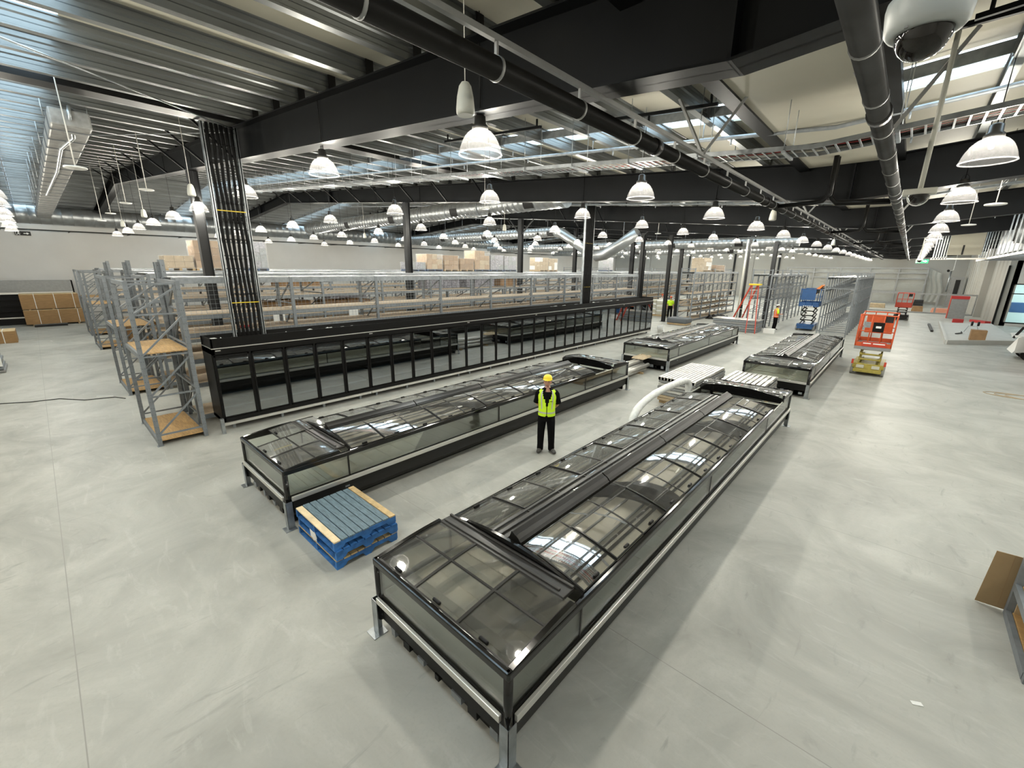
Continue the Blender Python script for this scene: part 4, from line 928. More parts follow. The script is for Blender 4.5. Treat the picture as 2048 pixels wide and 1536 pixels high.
shelf_stack('stack of pale slotted shelf panels behind the wrapped bent rail', -5.13, -4.02, 12.35, 15.1, .84, 11)
shelf_stack('second stack of slotted shelf panels beyond the nearest freezer end', -3.75, -2.5, 13.6, 15.4, .74, 9)
t = thing('steel_tube_bundle', 'bundle of pale steel tubes with wood packing on the floor', 'tube bundle', (-7.4, 15, 0))
for k in range(10):
    r_ = .075; row = k // 4; c = k % 4; x = -7.75 + c * .165 + (.08 if row == 1 else 0) + (.16 if row == 2 else 0); z = .14 + row * .145
    MB().tube([(x, 13.2 + .1 * (k % 3), z), (x, 16.0 + .1 * (k % 3), z)], r_, 12).build('steel_tube', 'alu', t)
for y in (13.7, 15.5):
    MB().box(-7.9, -7.1, y, y + .1, 0, .065).build('timber_bearer', 'wood', t)
crumple('packing_scrap', 'crumpled tan packing paper on the steel tube bundle', 'packing', -7.75, -7.25, 15.75, 16.6, .52, .1, 'cartonlight', 5)
t = thing('wrapped_rail', 'bent bumper rail wrapped in white plastic beside the nearest freezer', 'rail', (-3.95, 9.9, 0))
pts = [(-4.02, 8.35, .02), (-4.08, 8.55, .45), (-4.12, 8.8, .78), (-4.16, 9.3, .93), (-4.16, 10.1, 1.02), (-4.1, 11.1, 1.06), (-4.03, 11.6, 1.05), (-4.0, 11.75, .9), (-3.99, 11.8, .5), (-3.99, 11.82, .02)]
def smooth(p, n=4):
    out = []
    for i in range(len(p) - 1):
        p0, p1, p2, p3 = [Vector(p[max(0, min(len(p) - 1, i + d))]) for d in (-1, 0, 1, 2)]
        for k in range(n): u = k / n; out.append(.5 * ((2 * p1) + (p2 - p0) * u + (2 * p0 - 5 * p1 + 4 * p2 - p3) * u * u + (3 * p1 - p0 - 3 * p2 + p3) * u ** 3))
    return out + [Vector(p[-1])]
sp = smooth(pts, 5)
MB().tube(sp, .07, 10).build('steel_rail', 'galvd', t)
MB().tube(sp[6:42], [.085 + .012 * random.random() for _ in sp[6:42]], 12).build('plastic_wrapping', 'plastic_white', t)
# ------------------------------------------------------------------ scissor lifts
def scissor_lift(label, cx, cy, w, l, rz, cb, cp, ca, hc, hp, rail, stages, extra=None, toe=None, group=None):
    t = thing('scissor_lift', label, 'scissor lift', (cx, cy, 0)); t.rotation_euler = (0, 0, rz); ORG[t.name] = Vector()
    m = MB(); m.box(-w / 2 + .12, w / 2 - .12, -l / 2, l / 2, .12, hc * .62); m.box(-w / 2 + .05, w / 2 - .05, -l / 2 + .05, l / 2 - .05, hc * .45, hc * .75); m.box(-w / 2 + .10, w / 2 - .10, -l / 2 - .04, -l / 2, .13, .25); m.build('chassis', cb, t, bevel=.015)
    for sx in (-1, 1):
        for sy in (-1, 1):
            x = sx * (w / 2 - .07); y = sy * (l / 2 - .28); MB().tube([(x - .065, y, .19), (x + .065, y, .19)], .19, 18).build('wheel', 'tyre', t)
    m = MB(); m.box(-w / 2 + .18, -.12, -l / 2 - .03, -l / 2 + .0, .30, .42); m.box(.12, w / 2 - .18, -l / 2 - .03, -l / 2, .30, .42); m.build('service_panel', cb if cb != 'mustard' else 'cream_panel', t)
    z0 = hc * .7; dz = (hp - .12 - z0) / stages
    for k in range(stages):
        a, b = z0 + k * dz, z0 + (k + 1) * dz
        for sx in (-1, 1):
            x = sx * (w / 2 - .22)
            m = MB(); m.bar((x, -l / 2 + .12, a + .03), (x, l / 2 - .2, b), .055, .07); m.bar((x + sx * -.06, l / 2 - .2, a + .03), (x + sx * -.06, -l / 2 + .12, b), .055, .07); m.build('scissor_arm', ca, t)
        MB().tube([(-w / 2 + .2, -l / 2 + .12, b), (w / 2 - .2, -l / 2 + .12, b)], .035, 8).build('cross_pin', ca, t)
    m = MB(); m.box(-w / 2 - .02, w / 2 + .02, -l / 2 - .05, l / 2 + .05, hp - .12, hp); m.build('platform_deck', 'steelgrey' if toe else cp, t)
    m = MB()
    for d in (-1, 1): m.box(d * w / 2 - .012, d * w / 2 + .012, -l / 2, l / 2, hp, hp + .16)
    m.box(-w / 2, w / 2, -l / 2 - .012, -l / 2 + .012, hp, hp + .16); m.box(-w / 2, w / 2, l / 2 - .012, l / 2 + .012, hp, hp + .16); m.build('toe_board', cp, t)
    m = MB(); r_ = .024
    for y in (-l / 2, l / 2):
        m.tube(smooth([(-w / 2, y, hp), (-w / 2, y, rail - .1), (-w / 2 + .08, y, rail), (w / 2 - .08, y, rail), (w / 2, y, rail - .1), (w / 2, y, hp)], 3), r_, 8); m.tube([(-w / 2, y, (hp + rail) / 2), (w / 2, y, (hp + rail) / 2)], r_ * .8, 6)
        for x in (-w / 6, w / 6): m.tube([(x, y, hp), (x, y, rail)], r_ * .9, 6)
    for x in (-w / 2, w / 2):
        m.tube([(x, -l / 2, rail - .04), (x, l / 2, rail - .04)], r_, 8); m.tube([(x, -l / 2, (hp + rail) / 2), (x, l / 2, (hp + rail) / 2)], r_ * .8, 6); m.tube([(x, 0, hp), (x, 0, rail - .04)], r_, 8)
    m.build('guard_rail', cp, t)
    MB().box(w / 2 - .34, w / 2 - .1, -l / 2 + .03, -l / 2 + .2, rail - .25, rail - .02).build('control_box', 'panel', t)
    return t
T = scissor_lift('orange and mustard scissor lift, folded down, in the aisle', -.58, 22.6, 1.08, 1.9, 0, 'mustard', 'orange', 'mustard', .62, 1.16, 2.38, 3, toe=1)
m = MB(); m.box(-.42, .46, .6, .63, 1.55, 2.28); m.build('rear_board', 'orange', T)
MB().box(-.12, .22, -1.0, -.95, 1.75, 2.12).build('document_box', 'black', T); MB().box(-.03, .13, -1.003, -1.0, 1.9, 1.98).build('document_label', 'paper', T); MB().box(-.40, -.2, -.99, -.97, 1.9, 2.12).build('notice_plate', 'galvd', T)
MB().box(-.34, .40, -1.0, -.97, 1.17, 1.36).build('gate_kick_board', 'redor', T)
m = MB(); m.box(-.30, -.06, -1.001, -1.0, 1.27, 1.31); m.box(.0, .36, -1.001, -1.0, 1.27, 1.31); m.build('stripe_marking', 'paper', T)
for x in (-.5, .5): MB().box(x - .035, x + .035, -.98, -.94, .44, .62).build('reflector', 'redor', T)
T = scissor_lift('blue scissor lift raised beside the racks, with an orange tarp over its rail', -4.78, 36.5, 1.12, 2.0, 0, 'blue', 'blue', 'black', .62, 1.78, 2.82, 4)
MB().box(-.5, .3, -1.06, -1.02, 2.1, 2.8).build('side_board', 'blue', T); m = MB()
for k in range(5): m.box(-.3 + k * .12, -.23 + k * .12, -1.07, -1.06, 1.66, 1.72)
m.build('white_marking', 'paper', T); m = MB(); m.prism([(-.05, 2.6), (.5, 3.12), (.56, 3.05), (.15, 2.45)], 'y', -.7, .4); m.build('orange_tarp', 'orangebright', T); MB().bar((.3, -.3, 2.75), (.78, -.3, 3.0), .06, .06).build('boom_tube', 'black', T)
T = scissor_lift('red-orange scissor lift with a dark base far along the aisle', .05, 51, 1.05, 1.9, 0, 'panel', 'redor', 'black', .6, 1.2, 2.25, 3)
m = MB(); m.box(-.5, .5, -.98, -.95, 1.18, 1.5); m.build('front_board', 'redor', T)
T = scissor_lift('orange machine cut off at the right edge beside the white-draped one', 5.35, 27.2, 1.3, 2.0, .1, 'redor', 'orange', 'panel', .9, 1.35, 2.2, 2)
# white-draped trailer/boom machine at the right edge
t = thing('draped_machine', 'machine draped in white sheeting at the right edge by the kerb', 'machine', (5.6, 32, 0))
m = MB(); m.slab(lambda u, v: (4.25 + 2.6 * u, 31.0 + 1.6 * v, .95 + .28 * math.sin(2.2 * u + .5) + .06 * math.sin(9 * v + 5 * u)), 14, 8, .03); m.build('white_sheet', 'white', t)
m = MB(); m.slab(lambda u, v: (4.35 + 2.4 * v, 30.95 - .06 * math.sin(8 * v), .35 + .72 * u + .1 * math.sin(6 * v)), 6, 14, .02); m.sheet(lambda u, v: (4.3 + .3 * u, 31 + 1.6 * v, .3 + .7 * u), 6, 6); m.build('sheet_skirt', 'white', t)
MB().box(4.6, 6.6, 31.1, 32.5, .25, .9).build('frame_body', 'panel', t)
for y in (31.15, 32.4): MB().tube([(4.85, y - .08, .26), (4.85, y + .08, .26)], .26, 18).build('wheel', 'rubber', t)
MB().bar((4.25, 31.4, 1.0), (4.45, 31.2, 1.55), .06, .08).build('mast', 'black', t)
# ------------------------------------------------------------------ people
def skin_body(joints, edges, root):
    me = bpy.data.meshes.new('sk'); me.from_pydata([j[0] for j in joints], edges, []); ob = bpy.data.objects.new('sk', me); C.objects.link(ob)
    sk = ob.modifiers.new('skin', 'SKIN'); sk.use_smooth_shade = True
    for i, j in enumerate(joints):
        v = me.skin_vertices[0].data[i]; r = j[1] if isinstance(j[1], tuple) else (j[1], j[1]); v.radius = r; v.use_root = (i == root)
    sb = ob.modifiers.new('sub', 'SUBSURF'); sb.levels = 1; sb.render_levels = 1
    bpy.context.view_layer.update(); ev = ob.evaluated_get(bpy.context.evaluated_depsgraph_get()); m2 = ev.to_mesh()
    mb = MB(); mb.add([tuple(v.co) for v in m2.vertices], [tuple(p.vertices) for p in m2.polygons], 0, True)
    ev.to_mesh_clear(); bpy.data.objects.remove(ob); return mb
def loft(rings, n, m_, f=None):
    """rings: (cx, cy, z, rx, ry); f(ring index, angle) -> material or None to leave a gap"""
    mb = MB(); vs = []
    for cx, cy, z, rx, ry in rings:
        for k in range(n): a = 2 * PI * k / n; vs.append((cx + rx * math.sin(a), cy - ry * math.cos(a), z))
    mb.v = vs
    for i in range(len(rings) - 1):
        for k in range(n):
            mm = f(i, k / n) if f else m_
            if mm is None: continue
            mb.f.append([i * n + k, i * n + (k + 1) % n, (i + 1) * n + (k + 1) % n, (i + 1) * n + k]); mb.m.append(mm); mb.s.append(True)
    return mb
def person(label, loc, rz, hat, top, vest, trousers, arms, sc=1.0, hair=True):
    t = thing('person', label, 'person', loc); t.rotation_euler = (0, 0, rz); t.scale = (sc, sc, sc); ORG[t.name] = Vector()
    J = []; Ed = []
    def add(p, r, par=None):
        J.append((p, r)); i = len(J) - 1
        if par is not None: Ed.append((par, i))
        return i
    pel = add((0, 0, .95), (.14, .10)); bel = add((0, 0, 1.10), (.13, .095), pel); ch = add((0, .01, 1.28), (.15, .105), bel); up = add((0, .015, 1.40), (.11, .08), ch); nk = add((0, .005, 1.50), .058, up); hb = add((0, -.015, 1.58), .06, nk)
    for s in (-1, 1):
        hip = add((s * .095, 0, .88), .088, pel); kn = add((s * .115, -.015, .50), .058, hip); an = add((s * .125, .02, .09), .04, kn)
        add((.125 + .052, -.09, .045) if s > 0 else (-.142, -.1, .045), .024, an)
        sh = add((s * .175, .015, 1.40), .055, up)
        if arms == 'back': el, wr, pm = (s * .245, .085, 1.13), (s * .13, .175, .98), (s * .055, .19, .955)
        elif arms == 'front': el, wr, pm = (s * .25, .0, 1.13), (s * .17, -.24, 1.10), (s * .15, -.31, 1.11)
        else: el, wr, pm = (s * .24, .03, 1.13), (s * .25, -.04, .88), (s * .25, -.055, .81)
        e = add(el, .042, sh); w = add(wr, .028, e); p = add(pm, (.034, .018), w)
        d = (Vector(pm) - Vector(wr)).normalized(); side = d.cross(Vector((0, 1, 0)) if arms != 'back' else Vector((0, 0, 1))).normalized()
        if side.length < .1: side = Vector((0, 0, 1))
        cur = Vector((0, -1, 0)) if arms == 'hang' else Vector((0, 0, -1))
        for q in range(4):
            o_ = side * (.024 - .016 * q); L_ = (.062, .072, .068, .052)[q]
            f1 = add(tuple(Vector(pm) + o_ + d * .035), .0095, p); f2 = add(tuple(Vector(pm) + o_ * 1.1 + d * (.035 + L_ * .5) + cur * .008), .0085, f1); add(tuple(Vector(pm) + o_ * 1.05 + d * (.035 + L_ * .9) + cur * .03), .007, f2)
        t1 = add(tuple(Vector(pm) + side * .036 + d * .005), .011, p); add(tuple(Vector(pm) + side * .055 + d * .045), .009, t1)
    mb = skin_body(J, Ed, pel)
    # head with face
    hc = Vector((0, -.03, 1.645)); nu, nv = 20, 16; vs = []
    for j in range(nv + 1):
        th = PI * j / nv
        for i in range(nu):
            a = 2 * PI * i / nu; x = math.sin(th) * math.sin(a); y = -math.sin(th) * math.cos(a); z = math.cos(th)
            rx, ry, rz_ = .077, .098, .118
            if z < 0: rx *= 1 - .28 * (-z) ** 1.3; ry *= 1 - .10 * (-z)
            p = Vector((x * rx, y * ry, z * rz_)); fr = max(0, -y)
            if abs(a if a < PI else a - 2 * PI) < .2 and -.45 < z < .12: p.y -= .022 * (1 - abs(z + .28) / .45) * fr
            if .22 < abs(a if a < PI else a - 2 * PI) < .55 and .02 < z < .2: p.y += .008
            if fr > .6 and .2 < z < .4: p.y -= .004
            if fr > .6 and -.95 < z < -.75: p.y -= .008
            vs.append(hc + p)
    mb.add(vs, [(j * nu + i, j * nu + (i + 1) % nu, (j + 1) * nu + (i + 1) % nu, (j + 1) * nu + i) for j in range(nv) for i in range(nu)], 0, True)
    for s in (-1, 1):
        c = hc + Vector((s * .031, -.083, .008)); mb.add([c + Vector((.014 * math.cos(a * PI / 4), -.004 + .002 * abs(math.cos(a * PI / 4)), .006 * math.sin(a * PI / 4))) for a in range(8)], [tuple(range(8))], 1)
        c = hc + Vector((s * .031, -.09, .028)); mb.bar(c - Vector((.017, 0, 0)), c + Vector((.017, .004, 0)), .006, .007, 3)
        mb.lathe([(0, -.03), (.012, -.024), (.016, 0), (.014, .02), (0, .028)], hc + Vector((s * .079, .008, -.01)), 8, 0, .6, 1.3)
    c = hc + Vector((0, -.092, -.062)); mb.bar(c - Vector((.022, 0, 0)), c + Vector((.022, 0, 0)), .006, .010, 2)
    b = mb.build('body', ['skin', 'eye', 'lips', 'hair'], t, org=(0, 0, 0))
    if hair: loft([(0, -.018, 1.60, .06, .07), (0, -.016, 1.64, .082, .096), (0, -.016, 1.70, .083, .1), (0, -.016, 1.75, .07, .085)], 20, 0, lambda i, a: None if (i < 2 and (a < .2 or a > .8)) else 0).build('hair', 'hair', t, org=(0, 0, 0))
    # shirt: torso and sleeves
    R = [(0, 0, .90, .165, .125), (0, 0, 1.0, .163, .122), (0, 0, 1.1, .165, .122), (0, .005, 1.22, .18, .128), (0, .01, 1.32, .188, .126), (0, .012, 1.385, .185, .112), (0, .012, 1.43, .165, .095), (0, .01, 1.475, .118, .08), (0, .008, 1.515, .074, .068)]
    loft(R, 24, 0, lambda i, a: None if (i >= 6 and (a < .06 or a > .94)) else 0).build('shirt', top, t, org=(0, 0, 0))
    for s in (-1, 1):
        if arms == 'back': el = Vector((s * .245, .085, 1.13))
        elif arms == 'front': el = Vector((s * .25, 0, 1.13))
        else: el = Vector((s * .24, .03, 1.13))
        a = Vector((s * .155, .015, 1.415)); MB().tube([a, a.lerp(el, .25) + Vector((s * .018, 0, .012)), a.lerp(el, .6) + Vector((s * .006, 0, 0)), a.lerp(el, .95)], [.07, .074, .07, .068], 14).build('sleeve', top, t, org=(0, 0, 0))
    # trousers
    mb = loft([(0, 0, .76, .12, .115), (0, 0, .80, .178, .125), (0, 0, .88, .182, .128), (0, 0, .96, .172, .125), (0, 0, 1.01, .168, .122)], 24, 0)
    for s in (-1, 1): mb.tube([(s * .088, 0, .86), (s * .098, -.005, .72), (s * .112, -.015, .52), (s * .118, 0, .34), (s * .122, .02, .18), (s * .124, .02, .11), (s * .125, .016, .055)], [.098, .096, .082, .076, .070, .072, .07], 16)
    mb.build('trousers', trousers, t, org=(0, 0, 0))
    for s in (-1, 1):
        mb = MB(); d = Vector((s * .025, -.15, 0)) if s < 0 else Vector((.07, -.14, 0))
        a = Vector((s * .125, .05, 0))
        mb.tube([a + Vector((0, 0, .02)), a + Vector((0, 0, .05)), a + Vector((0, -.01, .11)), a + Vector((0, -.02, .15))], [(.052, .058), (.055, .06), (.052, .056), (.05, .05)], 14)
        mb.tube([a + d * -.25 + Vector((0, 0, .035)), a + d * .3 + Vector((0, 0, .055)), a + d * .9 + Vector((0, 0, .048)), a + d * 1.2 + Vector((0, 0, .036)), a + d * 1.32 + Vector((0, 0, .03))], [(.045, .034), (.05, .052), (.05, .045), (.042, .034), (.02, .018)], 14)
        mb.build('boot', 'boot', t, org=(0, 0, 0))
    # hi-vis vest
    if vest:
        V = [(cx, cy, z, rx + .018, ry + .018) for cx, cy, z, rx, ry in [(0, 0, .885, .17, .13), (0, 0, .905, .172, .13), (0, 0, .95, .168, .128), (0, 0, .985, .166, .126), (0, 0, 1.0, .165, .125), (0, 0, 1.05, .164, .123), (0, 0, 1.12, .167, .123), (0, .005, 1.2, .178, .127), (0, .008, 1.28, .186, .128), (0, .01, 1.34, .188, .122), (0, .012, 1.385, .178, .112), (0, .012, 1.432, .16, .096), (0, .01, 1.472, .118, .082)]]
        def f(i, a):
            z = V[i][2]; d = min(a, 1 - a)
            if z > 1.1:
                if d < .012 + (z - 1.1) * .27: return None
                if .20 < d < .29 and 1.15 < z < 1.36: return None if 1.19 < z else 0
            elif d < .006 or (z < .9 and d < .02): return None
            if .95 <= z < 1.0 and z != .985: return 1
            if .085 < d < .125 and z > 1.0: return 1
            if .40 < d < .44 and z > 1.0: return 1
            return 0
        loft(V, 72, 0, f).build('hi_vis_vest', [vest, 'reflect'], t, org=(0, 0, 0))
        MB().bar((.075, -.152, 1.24), (.125, -.138, 1.24), .004, .012).build('vest_badge', 'cloth_black', t, org=(0, 0, 0))
    # hard hat
    if hat:
        mb = MB(); c = hc + Vector((0, .006, .062)); mb.lathe([(.112, 0), (.108, .004), (.104, .02), (.098, .045), (.082, .072), (.053, .09), (.02, .097), (0, .098)], c, 28, 0, .93, 1.14)
        mb.slab(lambda u, v: (c.x + (.105 * .93 + .0) * math.sin((u - .5) * 2.2) * (1 + .12 * v), c.y - (.105 * 1.14 + .05 * v * math.cos((u - .5) * 2.2)) * math.cos((u - .5) * 2.2), c.z + .012 - .012 * v), 12, 3, .005)
        mb.lathe([(.114, -.004), (.116, .004), (.11, .01)], c, 28, 0, .93, 1.14); hb_ = mb.build('hard_hat', hat, t, org=(0, 0, 0))
        mb = MB()
        for s in (-1, 1): mb.tube([c + Vector((s * .098, .0, .01)), c + Vector((s * .112, .0, .012))], .022, 10)
        mb.build('hat_clip', 'black', hb_, org=(0, 0, 0))
    return t
person('man in yellow hard hat, black clothes and hi-vis yellow vest between the freezers', (-5.36, 7.06, 0), math.atan2(5.36, 7.06) - .06, 'hat_yellow', 'cloth_black', 'hivis', 'cloth_black', 'back', 1.0)
person('worker in white helmet and orange vest with yellow sleeves by the far racks', (-6.42, 34.55, 0), 2.2, 'white', 'hivis', 'hivis_orange', 'cloth_black', 'front', .98)
person('worker in red helmet and hi-vis yellow top beside the far column', (-14.75, 36.4, 0), .3, 'hat_red', 'hivis', None, 'cloth_black', 'hang', 1.02)
person('worker in red helmet and pale top behind the sacks at the freezer end', (-16.6, 38.9, 0), .3, 'hat_red', 'paper', None, 'cloth_black', 'front', 1.02)
# ------------------------------------------------------------------ stepladder and floor bundles
t = thing('stepladder', 'tall orange fibreglass stepladder standing before the far racks', 'ladder', (-7.8, 32.5, 0))
def ladder_side(a0, a1, b0, b1, n, nm):
    m = MB(); m.bar(a0, b0, .05, .11); m.bar(a1, b1, .05, .11); m.build(nm, 'redor', t)
    m = MB()
    for k in range(1, n): u = k / n; m.bar(Vector(a0).lerp(Vector(b0), u), Vector(a1).lerp(Vector(b1), u), .09, .03)
    m.build('step', 'alu', t)
ladder_side((-7.35, 31.0, 0), (-6.85, 31.2, 0), (-7.75, 32.6, 3.05), (-7.4, 32.7, 3.05), 10, 'front_rail'); ladder_side((-9.3, 34.2, 0), (-8.75, 34.5, 0), (-7.85, 32.8, 3.05), (-7.5, 32.9, 3.05), 9, 'rear_rail')
MB().box(-7.95, -7.25, 32.5, 33.0, 3.05, 3.15).build('top_cap', 'yellow', t)
t = thing('rack_beam_bundle', 'long strapped bundle of grey rack beams under the stepladder', 'beam bundle', (-8.2, 32.6, 0))
for k in range(5): MB().box(-9.7, -6.85, 31.7 + .02 * (k % 2), 33.0 + .02 * (k % 2), .02 + k * .15, .15 + k * .15).build('beam_layer', 'steelgrey' if k % 2 else 'galvd', t)
MB().box(-9.75, -6.8, 31.65, 33.05, .77, .79).build('cover_board', 'alu', t)
tag(MB().box(-6.55, -5.9, 32.0, 32.3, 0, .32).build('white_carton', 'white', None, .01, (-6.4, 32.15, 0)), 'white box on the floor beside the worker in orange', 'box')
t = thing('mesh_deck_pallet', 'pallet of dark grey wire mesh decks before the sticker racks', 'pallet load', (-12.3, 32.3, 0))
MB().box(-13.0, -11.6, 31.8, 32.9, .03, .14).build('pallet_base', 'wood', t); MB().box(-13.05, -11.55, 31.75, 32.95, .14, .52).build('mesh_deck_stack', 'rackd', t, bevel=.08)
crumple('plastic_heap', 'heap of black plastic on the floor beside the far racks', 'plastic heap', -12.3, -10.7, 38, 39.6, 0, .35, 'black', 12)
t = thing('bucket', 'white bucket lying at the end of the door freezers', 'bucket', (-11.7, 27.2, .2))
MB().lathe([(0, 0), (.17, 0), (.2, .02), (.22, .36), (.235, .37), (.225, .35), (.19, .03), (0, .02)], (0, 0, 0), 18).build('bucket_body', 'white', t, org=(0, 0, 0)); t.rotation_euler = (0.3, 1.35, .6); t.location = (-11.75, 27.3, .21)
t = thing('sack_pallet', 'pallet of grey sacks at the end of the door freezers', 'pallet load', (-16.2, 37.4, 0))
MB().box(-16.9, -15.5, 36.8, 38.2, 0, .14).build('pallet_base', 'wood', t)
for k in range(9):
    for q in range(2): MB().box(-16.9 + q * .71, -16.2 + q * .71, 36.8, 38.2, .145 + k * .14, .275 + k * .14).build('sack', 'cream_panel' if (k + q) % 3 else 'paper', t, bevel=.05)
for i, (x, y, l) in enumerate(((.81, 4.95, .09), (-17.9, .8, .45), (-33, .0, .18))):
    m = MB(); m.box(x - l / 2, x + l / 2, y - .02, y + .02, 0, .006); o_ = solo('paper_strip', ['small white paper strip on the floor at the lower right', 'long white strip on the floor left of the second shelving bay', 'white scrap on the floor before the low board pack'][i], 'litter', m, 'paper', (x, y, 0)); o_.rotation_euler = (0, 0, [.5, .9, .3][i])
# ------------------------------------------------------------------ right-hand end of the store
def frame_xz(name, label, x0, x1, y, h, mull, trans, th, m_, cat='frame'):
    t = thing(name, label, cat, ((x0 + x1) / 2, y, 0))
    for x in [x0, x1] + mull: MB().box(x - th / 2, x + th / 2, y - th / 2, y + th / 2, 0, h).build('post', m_, t)
    for z in [th / 2, h - th / 2] + trans: MB().box(x0, x1, y - th / 2 + .002, y + th / 2 - .002, z - th / 2, z + th / 2).build('rail', m_, t)
    return t
frame_xz('partition_frame', 'low grey steel frame standing across the far right floor', -2.7, 5.1, 60.2, 2.0, [2.45, ], [], .14, 'steelgrey')
T = frame_xz('partition_frame', 'large grey steel partition frame with plastic sheet on the back wall', -14.0, 1.6, 77.8, 4.6, [-10.6, -7.5, -4.2, -1.2], [1.5, 3.2, 3.9], .16, 'steelgrey')
m = MB(); m.sheet(lambda u, v: (-13.9 + 15.4 * u, 77.95 + .06 * math.sin(40 * u + 6 * v) + .04 * math.sin(17 * u - 9 * v), .05 + 4.5 * v), 60, 10); m.build('plastic_sheet', 'sheetplastic', T)
m = MB(); m.sheet(lambda u, v: (1.65 + 1.6 * u + .25 * math.sin(5 * v), 78.1 + .1 * math.sin(20 * u), .3 + 4.4 * v * (1 - .2 * u)), 12, 8); solo('hanging_plastic', 'loose plastic sheet hanging beside the back wall frame', 'plastic sheet', m, 'sheetplastic', (2.4, 78.1, 0))
# back wall joints and pipes
m = MB()
for x in (-40, -36.5, -33, -26, -22, -19): m.box(x - .02, x + .02, Y1 - .012, Y1, 0, 8)
o = m.build('trim_95', 'panel'); o['kind'] = 'structure'
for i, x in enumerate((-29.2, -21.8, -15.4)):
    m = MB(); m.tube([(x, Y1 - .15, 0), (x, Y1 - .15, 7)], .13, 8); solo('downpipe', 'grey downpipe on the back wall, %s from the left' % ['first', 'second', 'third'][i], 'pipe', m, 'column', (x, Y1 - .15, 0), 'back wall downpipes')
# right wall: panelled side wall, dark corner post, glazed entrance
m = MB()
for k in range(14):
    a = 51 + k * 2; m.prism([(5.55 - (.5 if k > 3 else 0), a), (5.62 - (.5 if k > 3 else 0), a + .1), (5.62 - (.5 if k > 3 else 0), a + 1.9), (5.55 - (.5 if k > 3 else 0), a + 2), (6.2, a + 2), (6.2, a)], 'z', 0, 7.6)
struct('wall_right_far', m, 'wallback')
m = MB(); m.box(5.9, 6.02, 51, 51.2, 0, 7); m.box(5.9, XR, 51, 51.2, 3.25, 7.4); m.box(8.6, XR, 51, 51.2, 0, 3.3); m.box(5.9, 8.6, 51, 51.2, 0, .22)
struct('wall_entrance', m, 'wall')
struct('trim_96', MB().box(5.5, 5.62, 50.88, 51.0, 0, 4.6), 'black')
m = MB(); m.box(6.02, 6.10, 50.98, 51.15, .22, 3.25); m.box(8.5, 8.6, 50.98, 51.15, .22, 3.25); m.box(6.02, 8.6, 50.98, 51.15, .22, .30); m.box(6.02, 8.6, 50.98, 51.15, 3.17, 3.25); m.box(6.02, 8.6, 51, 51.12, 2.45, 2.52); m.box(7.5, 7.58, 50.98, 51.15, .22, 3.25)
o = struct('window_1', m, 'black'); g = MB().box(6.1, 8.5, 51.05, 51.07, .3, 3.17).build('pane', 'winglass', o)
struct('wall_outside_court', MB().box(5.95, XR, 58, 58.2, 0, 5), 'slab')
tag(MB().box(6.6, 7.5, 54, 54.8, .9, 1.7).build('blue_tub', 'blue', None, .05, (7, 54.4, .9)), 'blue tub seen through the glazed entrance', 'tub'); tag(MB().box(6.3, 8.4, 54, 55.2, 0, .9).build('white_counter', 'white', None, .02, (7.3, 54.6, 0)), 'white counter seen through the glazed entrance', 'counter')
# kerbed slab
struct('trim_97', MB().prism([(2.25, 35.0), (4.4, 36.9), (5.5, 38), (5.5, 50.9), (2.45, 48.6)], 'z', 0, .13), 'slab'); m = MB()
for a, b in (((2.25, 35.0), (2.45, 48.6)), ((2.25, 35.0), (5.3, 37.8))): m.bar((*a, .12), (*b, .12), .12, .24)
struct('trim_98', m, 'slab')
T = thing('floor_lamp_stand', 'small work-light stand with two black round heads on the white slab', 'stand', (3.75, 42, .13)); m = MB(); m.tube([(3.4, 42, .14), (3.55, 42, .55), (3.95, 42, .55), (4.1, 42, .14)], .02, 6); m.build('stand_legs', 'galv', T)
for x in (3.68, 3.98): MB().tube([(x - .05, 42, .72), (x + .05, 42, .72)], .15, 14).build('reel_head', 'black', T)
tag(MB().box(3.3, 3.95, 36.9, 37.5, .14, .75).build('carton', 'carton', None, 0, (3.6, 37.2, .13)), 'brown carton standing on the white slab', 'carton')
m = MB(); m.bar((2.9, 40, .16), (3.2, 40.4, .2), .08, .06); m.bar((3.2, 40.4, .2), (3.2, 40.9, .24), .05, .05); solo('hand_tool', 'small dark hand tool lying on the white slab', 'tool', m, 'panel', (3, 40.3, .13))
T = thing('fire_cabinet', 'grey cabinet with a red top standing before the low steel frame', 'cabinet', (3.6, 55.6, 0)); MB().box(3.15, 4.25, 55.3, 56.1, 0, 1.75).build('cabinet_body', 'steelgrey', T, bevel=.02); MB().box(3.13, 4.27, 55.27, 56.12, 1.75, 2.0).build('cabinet_top', 'red', T); MB().box(3.1, 3.15, 55.3, 56.1, 0, 2.0).build('red_side', 'redor', T)
tag(MB().box(3.3, 3.95, 51.0, 51.5, 0, .3).build('red_toolbox', 'red', None, .02, (3.6, 51.2, 0)), 'red toolbox on the floor in front of the grey cabinet', 'toolbox')
m = MB(); m.bar((4.6, 53.2, .1), (5.4, 51.9, .1), .4, .2); solo('red_bar', 'dark red bag lying at the foot of the right wall', 'bag', m, 'red', (5, 52.5, 0))
T = thing('goods_hoist', 'grey machine cabinet with a steel pipe on the far right wall', 'machine', (4.3, 74, 0)); MB().box(3.7, 4.8, 73.6, 74.6, 0, 3.5).build('cabinet_body', 'steelgrey', T); MB().tube([(3.5, 73.5, 1.8), (3.5, 73.5, 4.2)], .08, 10).build('steel_pipe', 'galv', T); MB().box(4.1, 4.5, 73.55, 73.6, .6, 3.2).build('door_gap', 'dark', T)
m = MB(); m.bar((1.8, 47.1, .06), (1.84, 41.6, .06), .14, .12); solo('steel_strip', 'grey steel channel lying in the aisle beside the slab', 'channel', m, 'panel', (1.8, 44, 0))
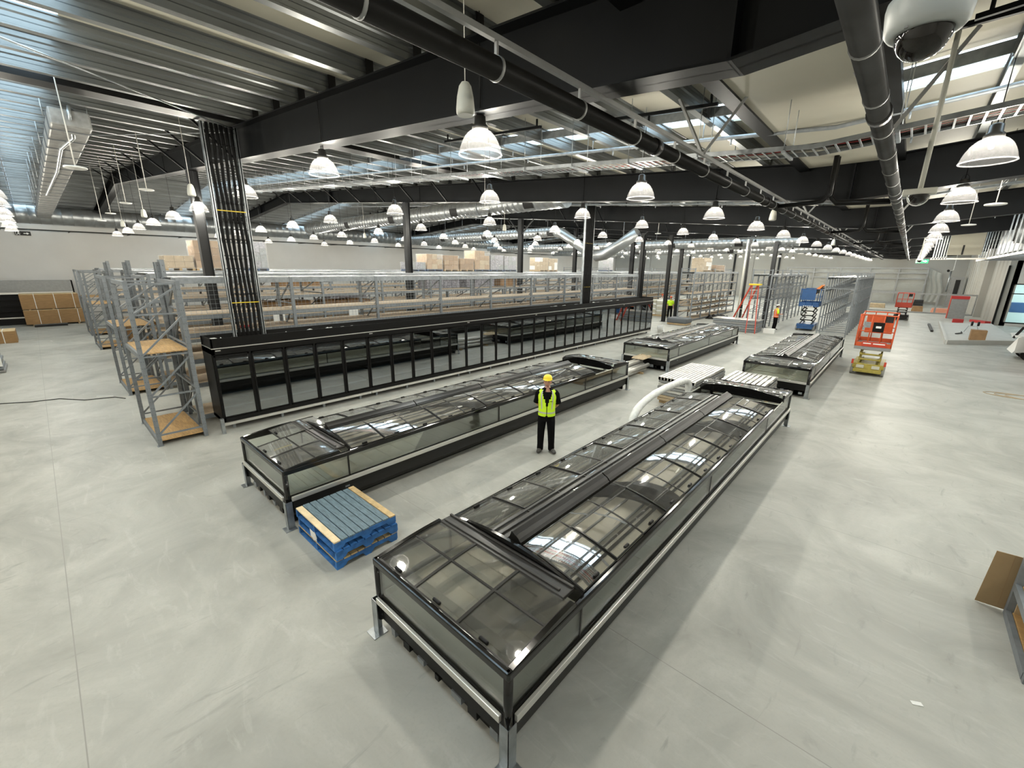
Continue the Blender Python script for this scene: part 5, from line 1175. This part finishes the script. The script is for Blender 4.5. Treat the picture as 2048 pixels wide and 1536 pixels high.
for i, (x, y, w, d, h, m_, nm, lb, ct) in enumerate(((-2.6, 66, 2.2, 1.0, .5, 'cartonlight', 'board_pile', 'pale board pile at the foot of the back wall', 'boards'), (1.2, 63, .9, .8, .55, 'carton', 'carton_pile', 'brown cartons behind the far scissor lift', 'cartons'), (2.9, 62.5, 1.3, .9, .45, 'pink', 'insulation_pack', 'salmon-pink pack behind the low steel frame', 'pack'), (1.3, 70, .9, .6, .9, 'column', 'work_stand', 'dark work stand by the back wall', 'stand'))):
    T = thing(nm, lb, ct, (x, y, 0)); m = MB()
    for k in range(3): m.box(x - w / 2 + .02 * k, x + w / 2 - .02 * k, y - d / 2, y + d / 2, k * h / 3, (k + 1) * h / 3 - .015)
    m.build('layers', m_, T)
solo('cable_coil', 'loose cable coil on the floor at the right', 'cable', MB().tube([(3.2 + .7 * math.cos(a * .5) + .02 * a, 21.5 + .35 * math.sin(a * .5), .012) for a in range(40)], .01, 5), 'cartonlight', (3.2, 21.5, 0))
# bulkhead framing and duct boxes at the upper right
T = thing('bulkhead_frame', 'steel stud bulkhead with a cream board hanging at the upper right', 'bulkhead', (2, 33, 4.7))
m = MB(); m.box(.65, 2.75, 33, 33.06, 4.68, 4.76); m.box(2.72, 2.8, 22, 38, 4.68, 4.76); m.box(.65, 2.75, 33.5, 33.56, 4.68, 4.76); m.build('bottom_track', 'alu', T)
m = MB()
for k in range(6): m.box(.7 + .1 * k, .75 + .1 * k, 33, 33.05, 4.7, zr(1) + .1); m.cut()
for k in range(14): m.box(2.74, 2.78, 22.3 + 1.15 * k, 22.36 + 1.15 * k, 4.7, zr(2.7) + .1); m.cut()
m.pieces('stud', 'galv', T); MB().box(1.22, 2.48, 32.95, 32.99, 4.9, 6.05).build('cream_board', 'cream_panel', T); MB().box(1.75, 1.82, 32.93, 32.95, 4.92, 5.4).build('dark_board_strip', 'column', T)  # narrow dark strip on the face of the cream board
m = MB()
for k in range(16): m.box(2.8, 8.8, 22 + k * 1.0, 22.05 + k * 1.0, 4.70, 4.75)
m.build('ceiling_joist', 'galvd', T)
T = thing('duct_plenum', 'large silver plenum box with a round duct above the right-hand bulkhead', 'duct', (4.5, 30, 5.8)); MB().box(3.3, 8.5, 29.0, 36, 5.0, 6.4).build('plenum_box', 'duct', T); MB().tube([(3.0, 28.6, 5.75), (7.5, 28.3, 5.75)], .5, 20).build('round_duct', 'duct', T); MB().tube([(2.95, 28.6, 5.75), (3.01, 28.6, 5.75)], .42, 20).build('duct_mouth', 'dark', T)
m = MB()
for x in (3.5, 5.5, 7.5):
    for y in (30, 35): m.tube([(x, y, 6.4), (x, y, zr(x) + .1)], .012, 5); m.cut()
m.pieces('hanger_rod', 'galv', T)
T = thing('wall_camera', 'small black and white camera on a bracket far right', 'camera', (3.1, 70, 4.2)); MB().tube([(3.1, 70, 4.2), (3.1, 70.6, 4.25)], .12, 10).build('camera_body', 'black', T); MB().tube([(3.2, 70.2, 4.2), (3.5, 70.3, 4.3), (3.5, 70.3, zr(3.5) + .1)], .03, 6).build('bracket', 'white', T)
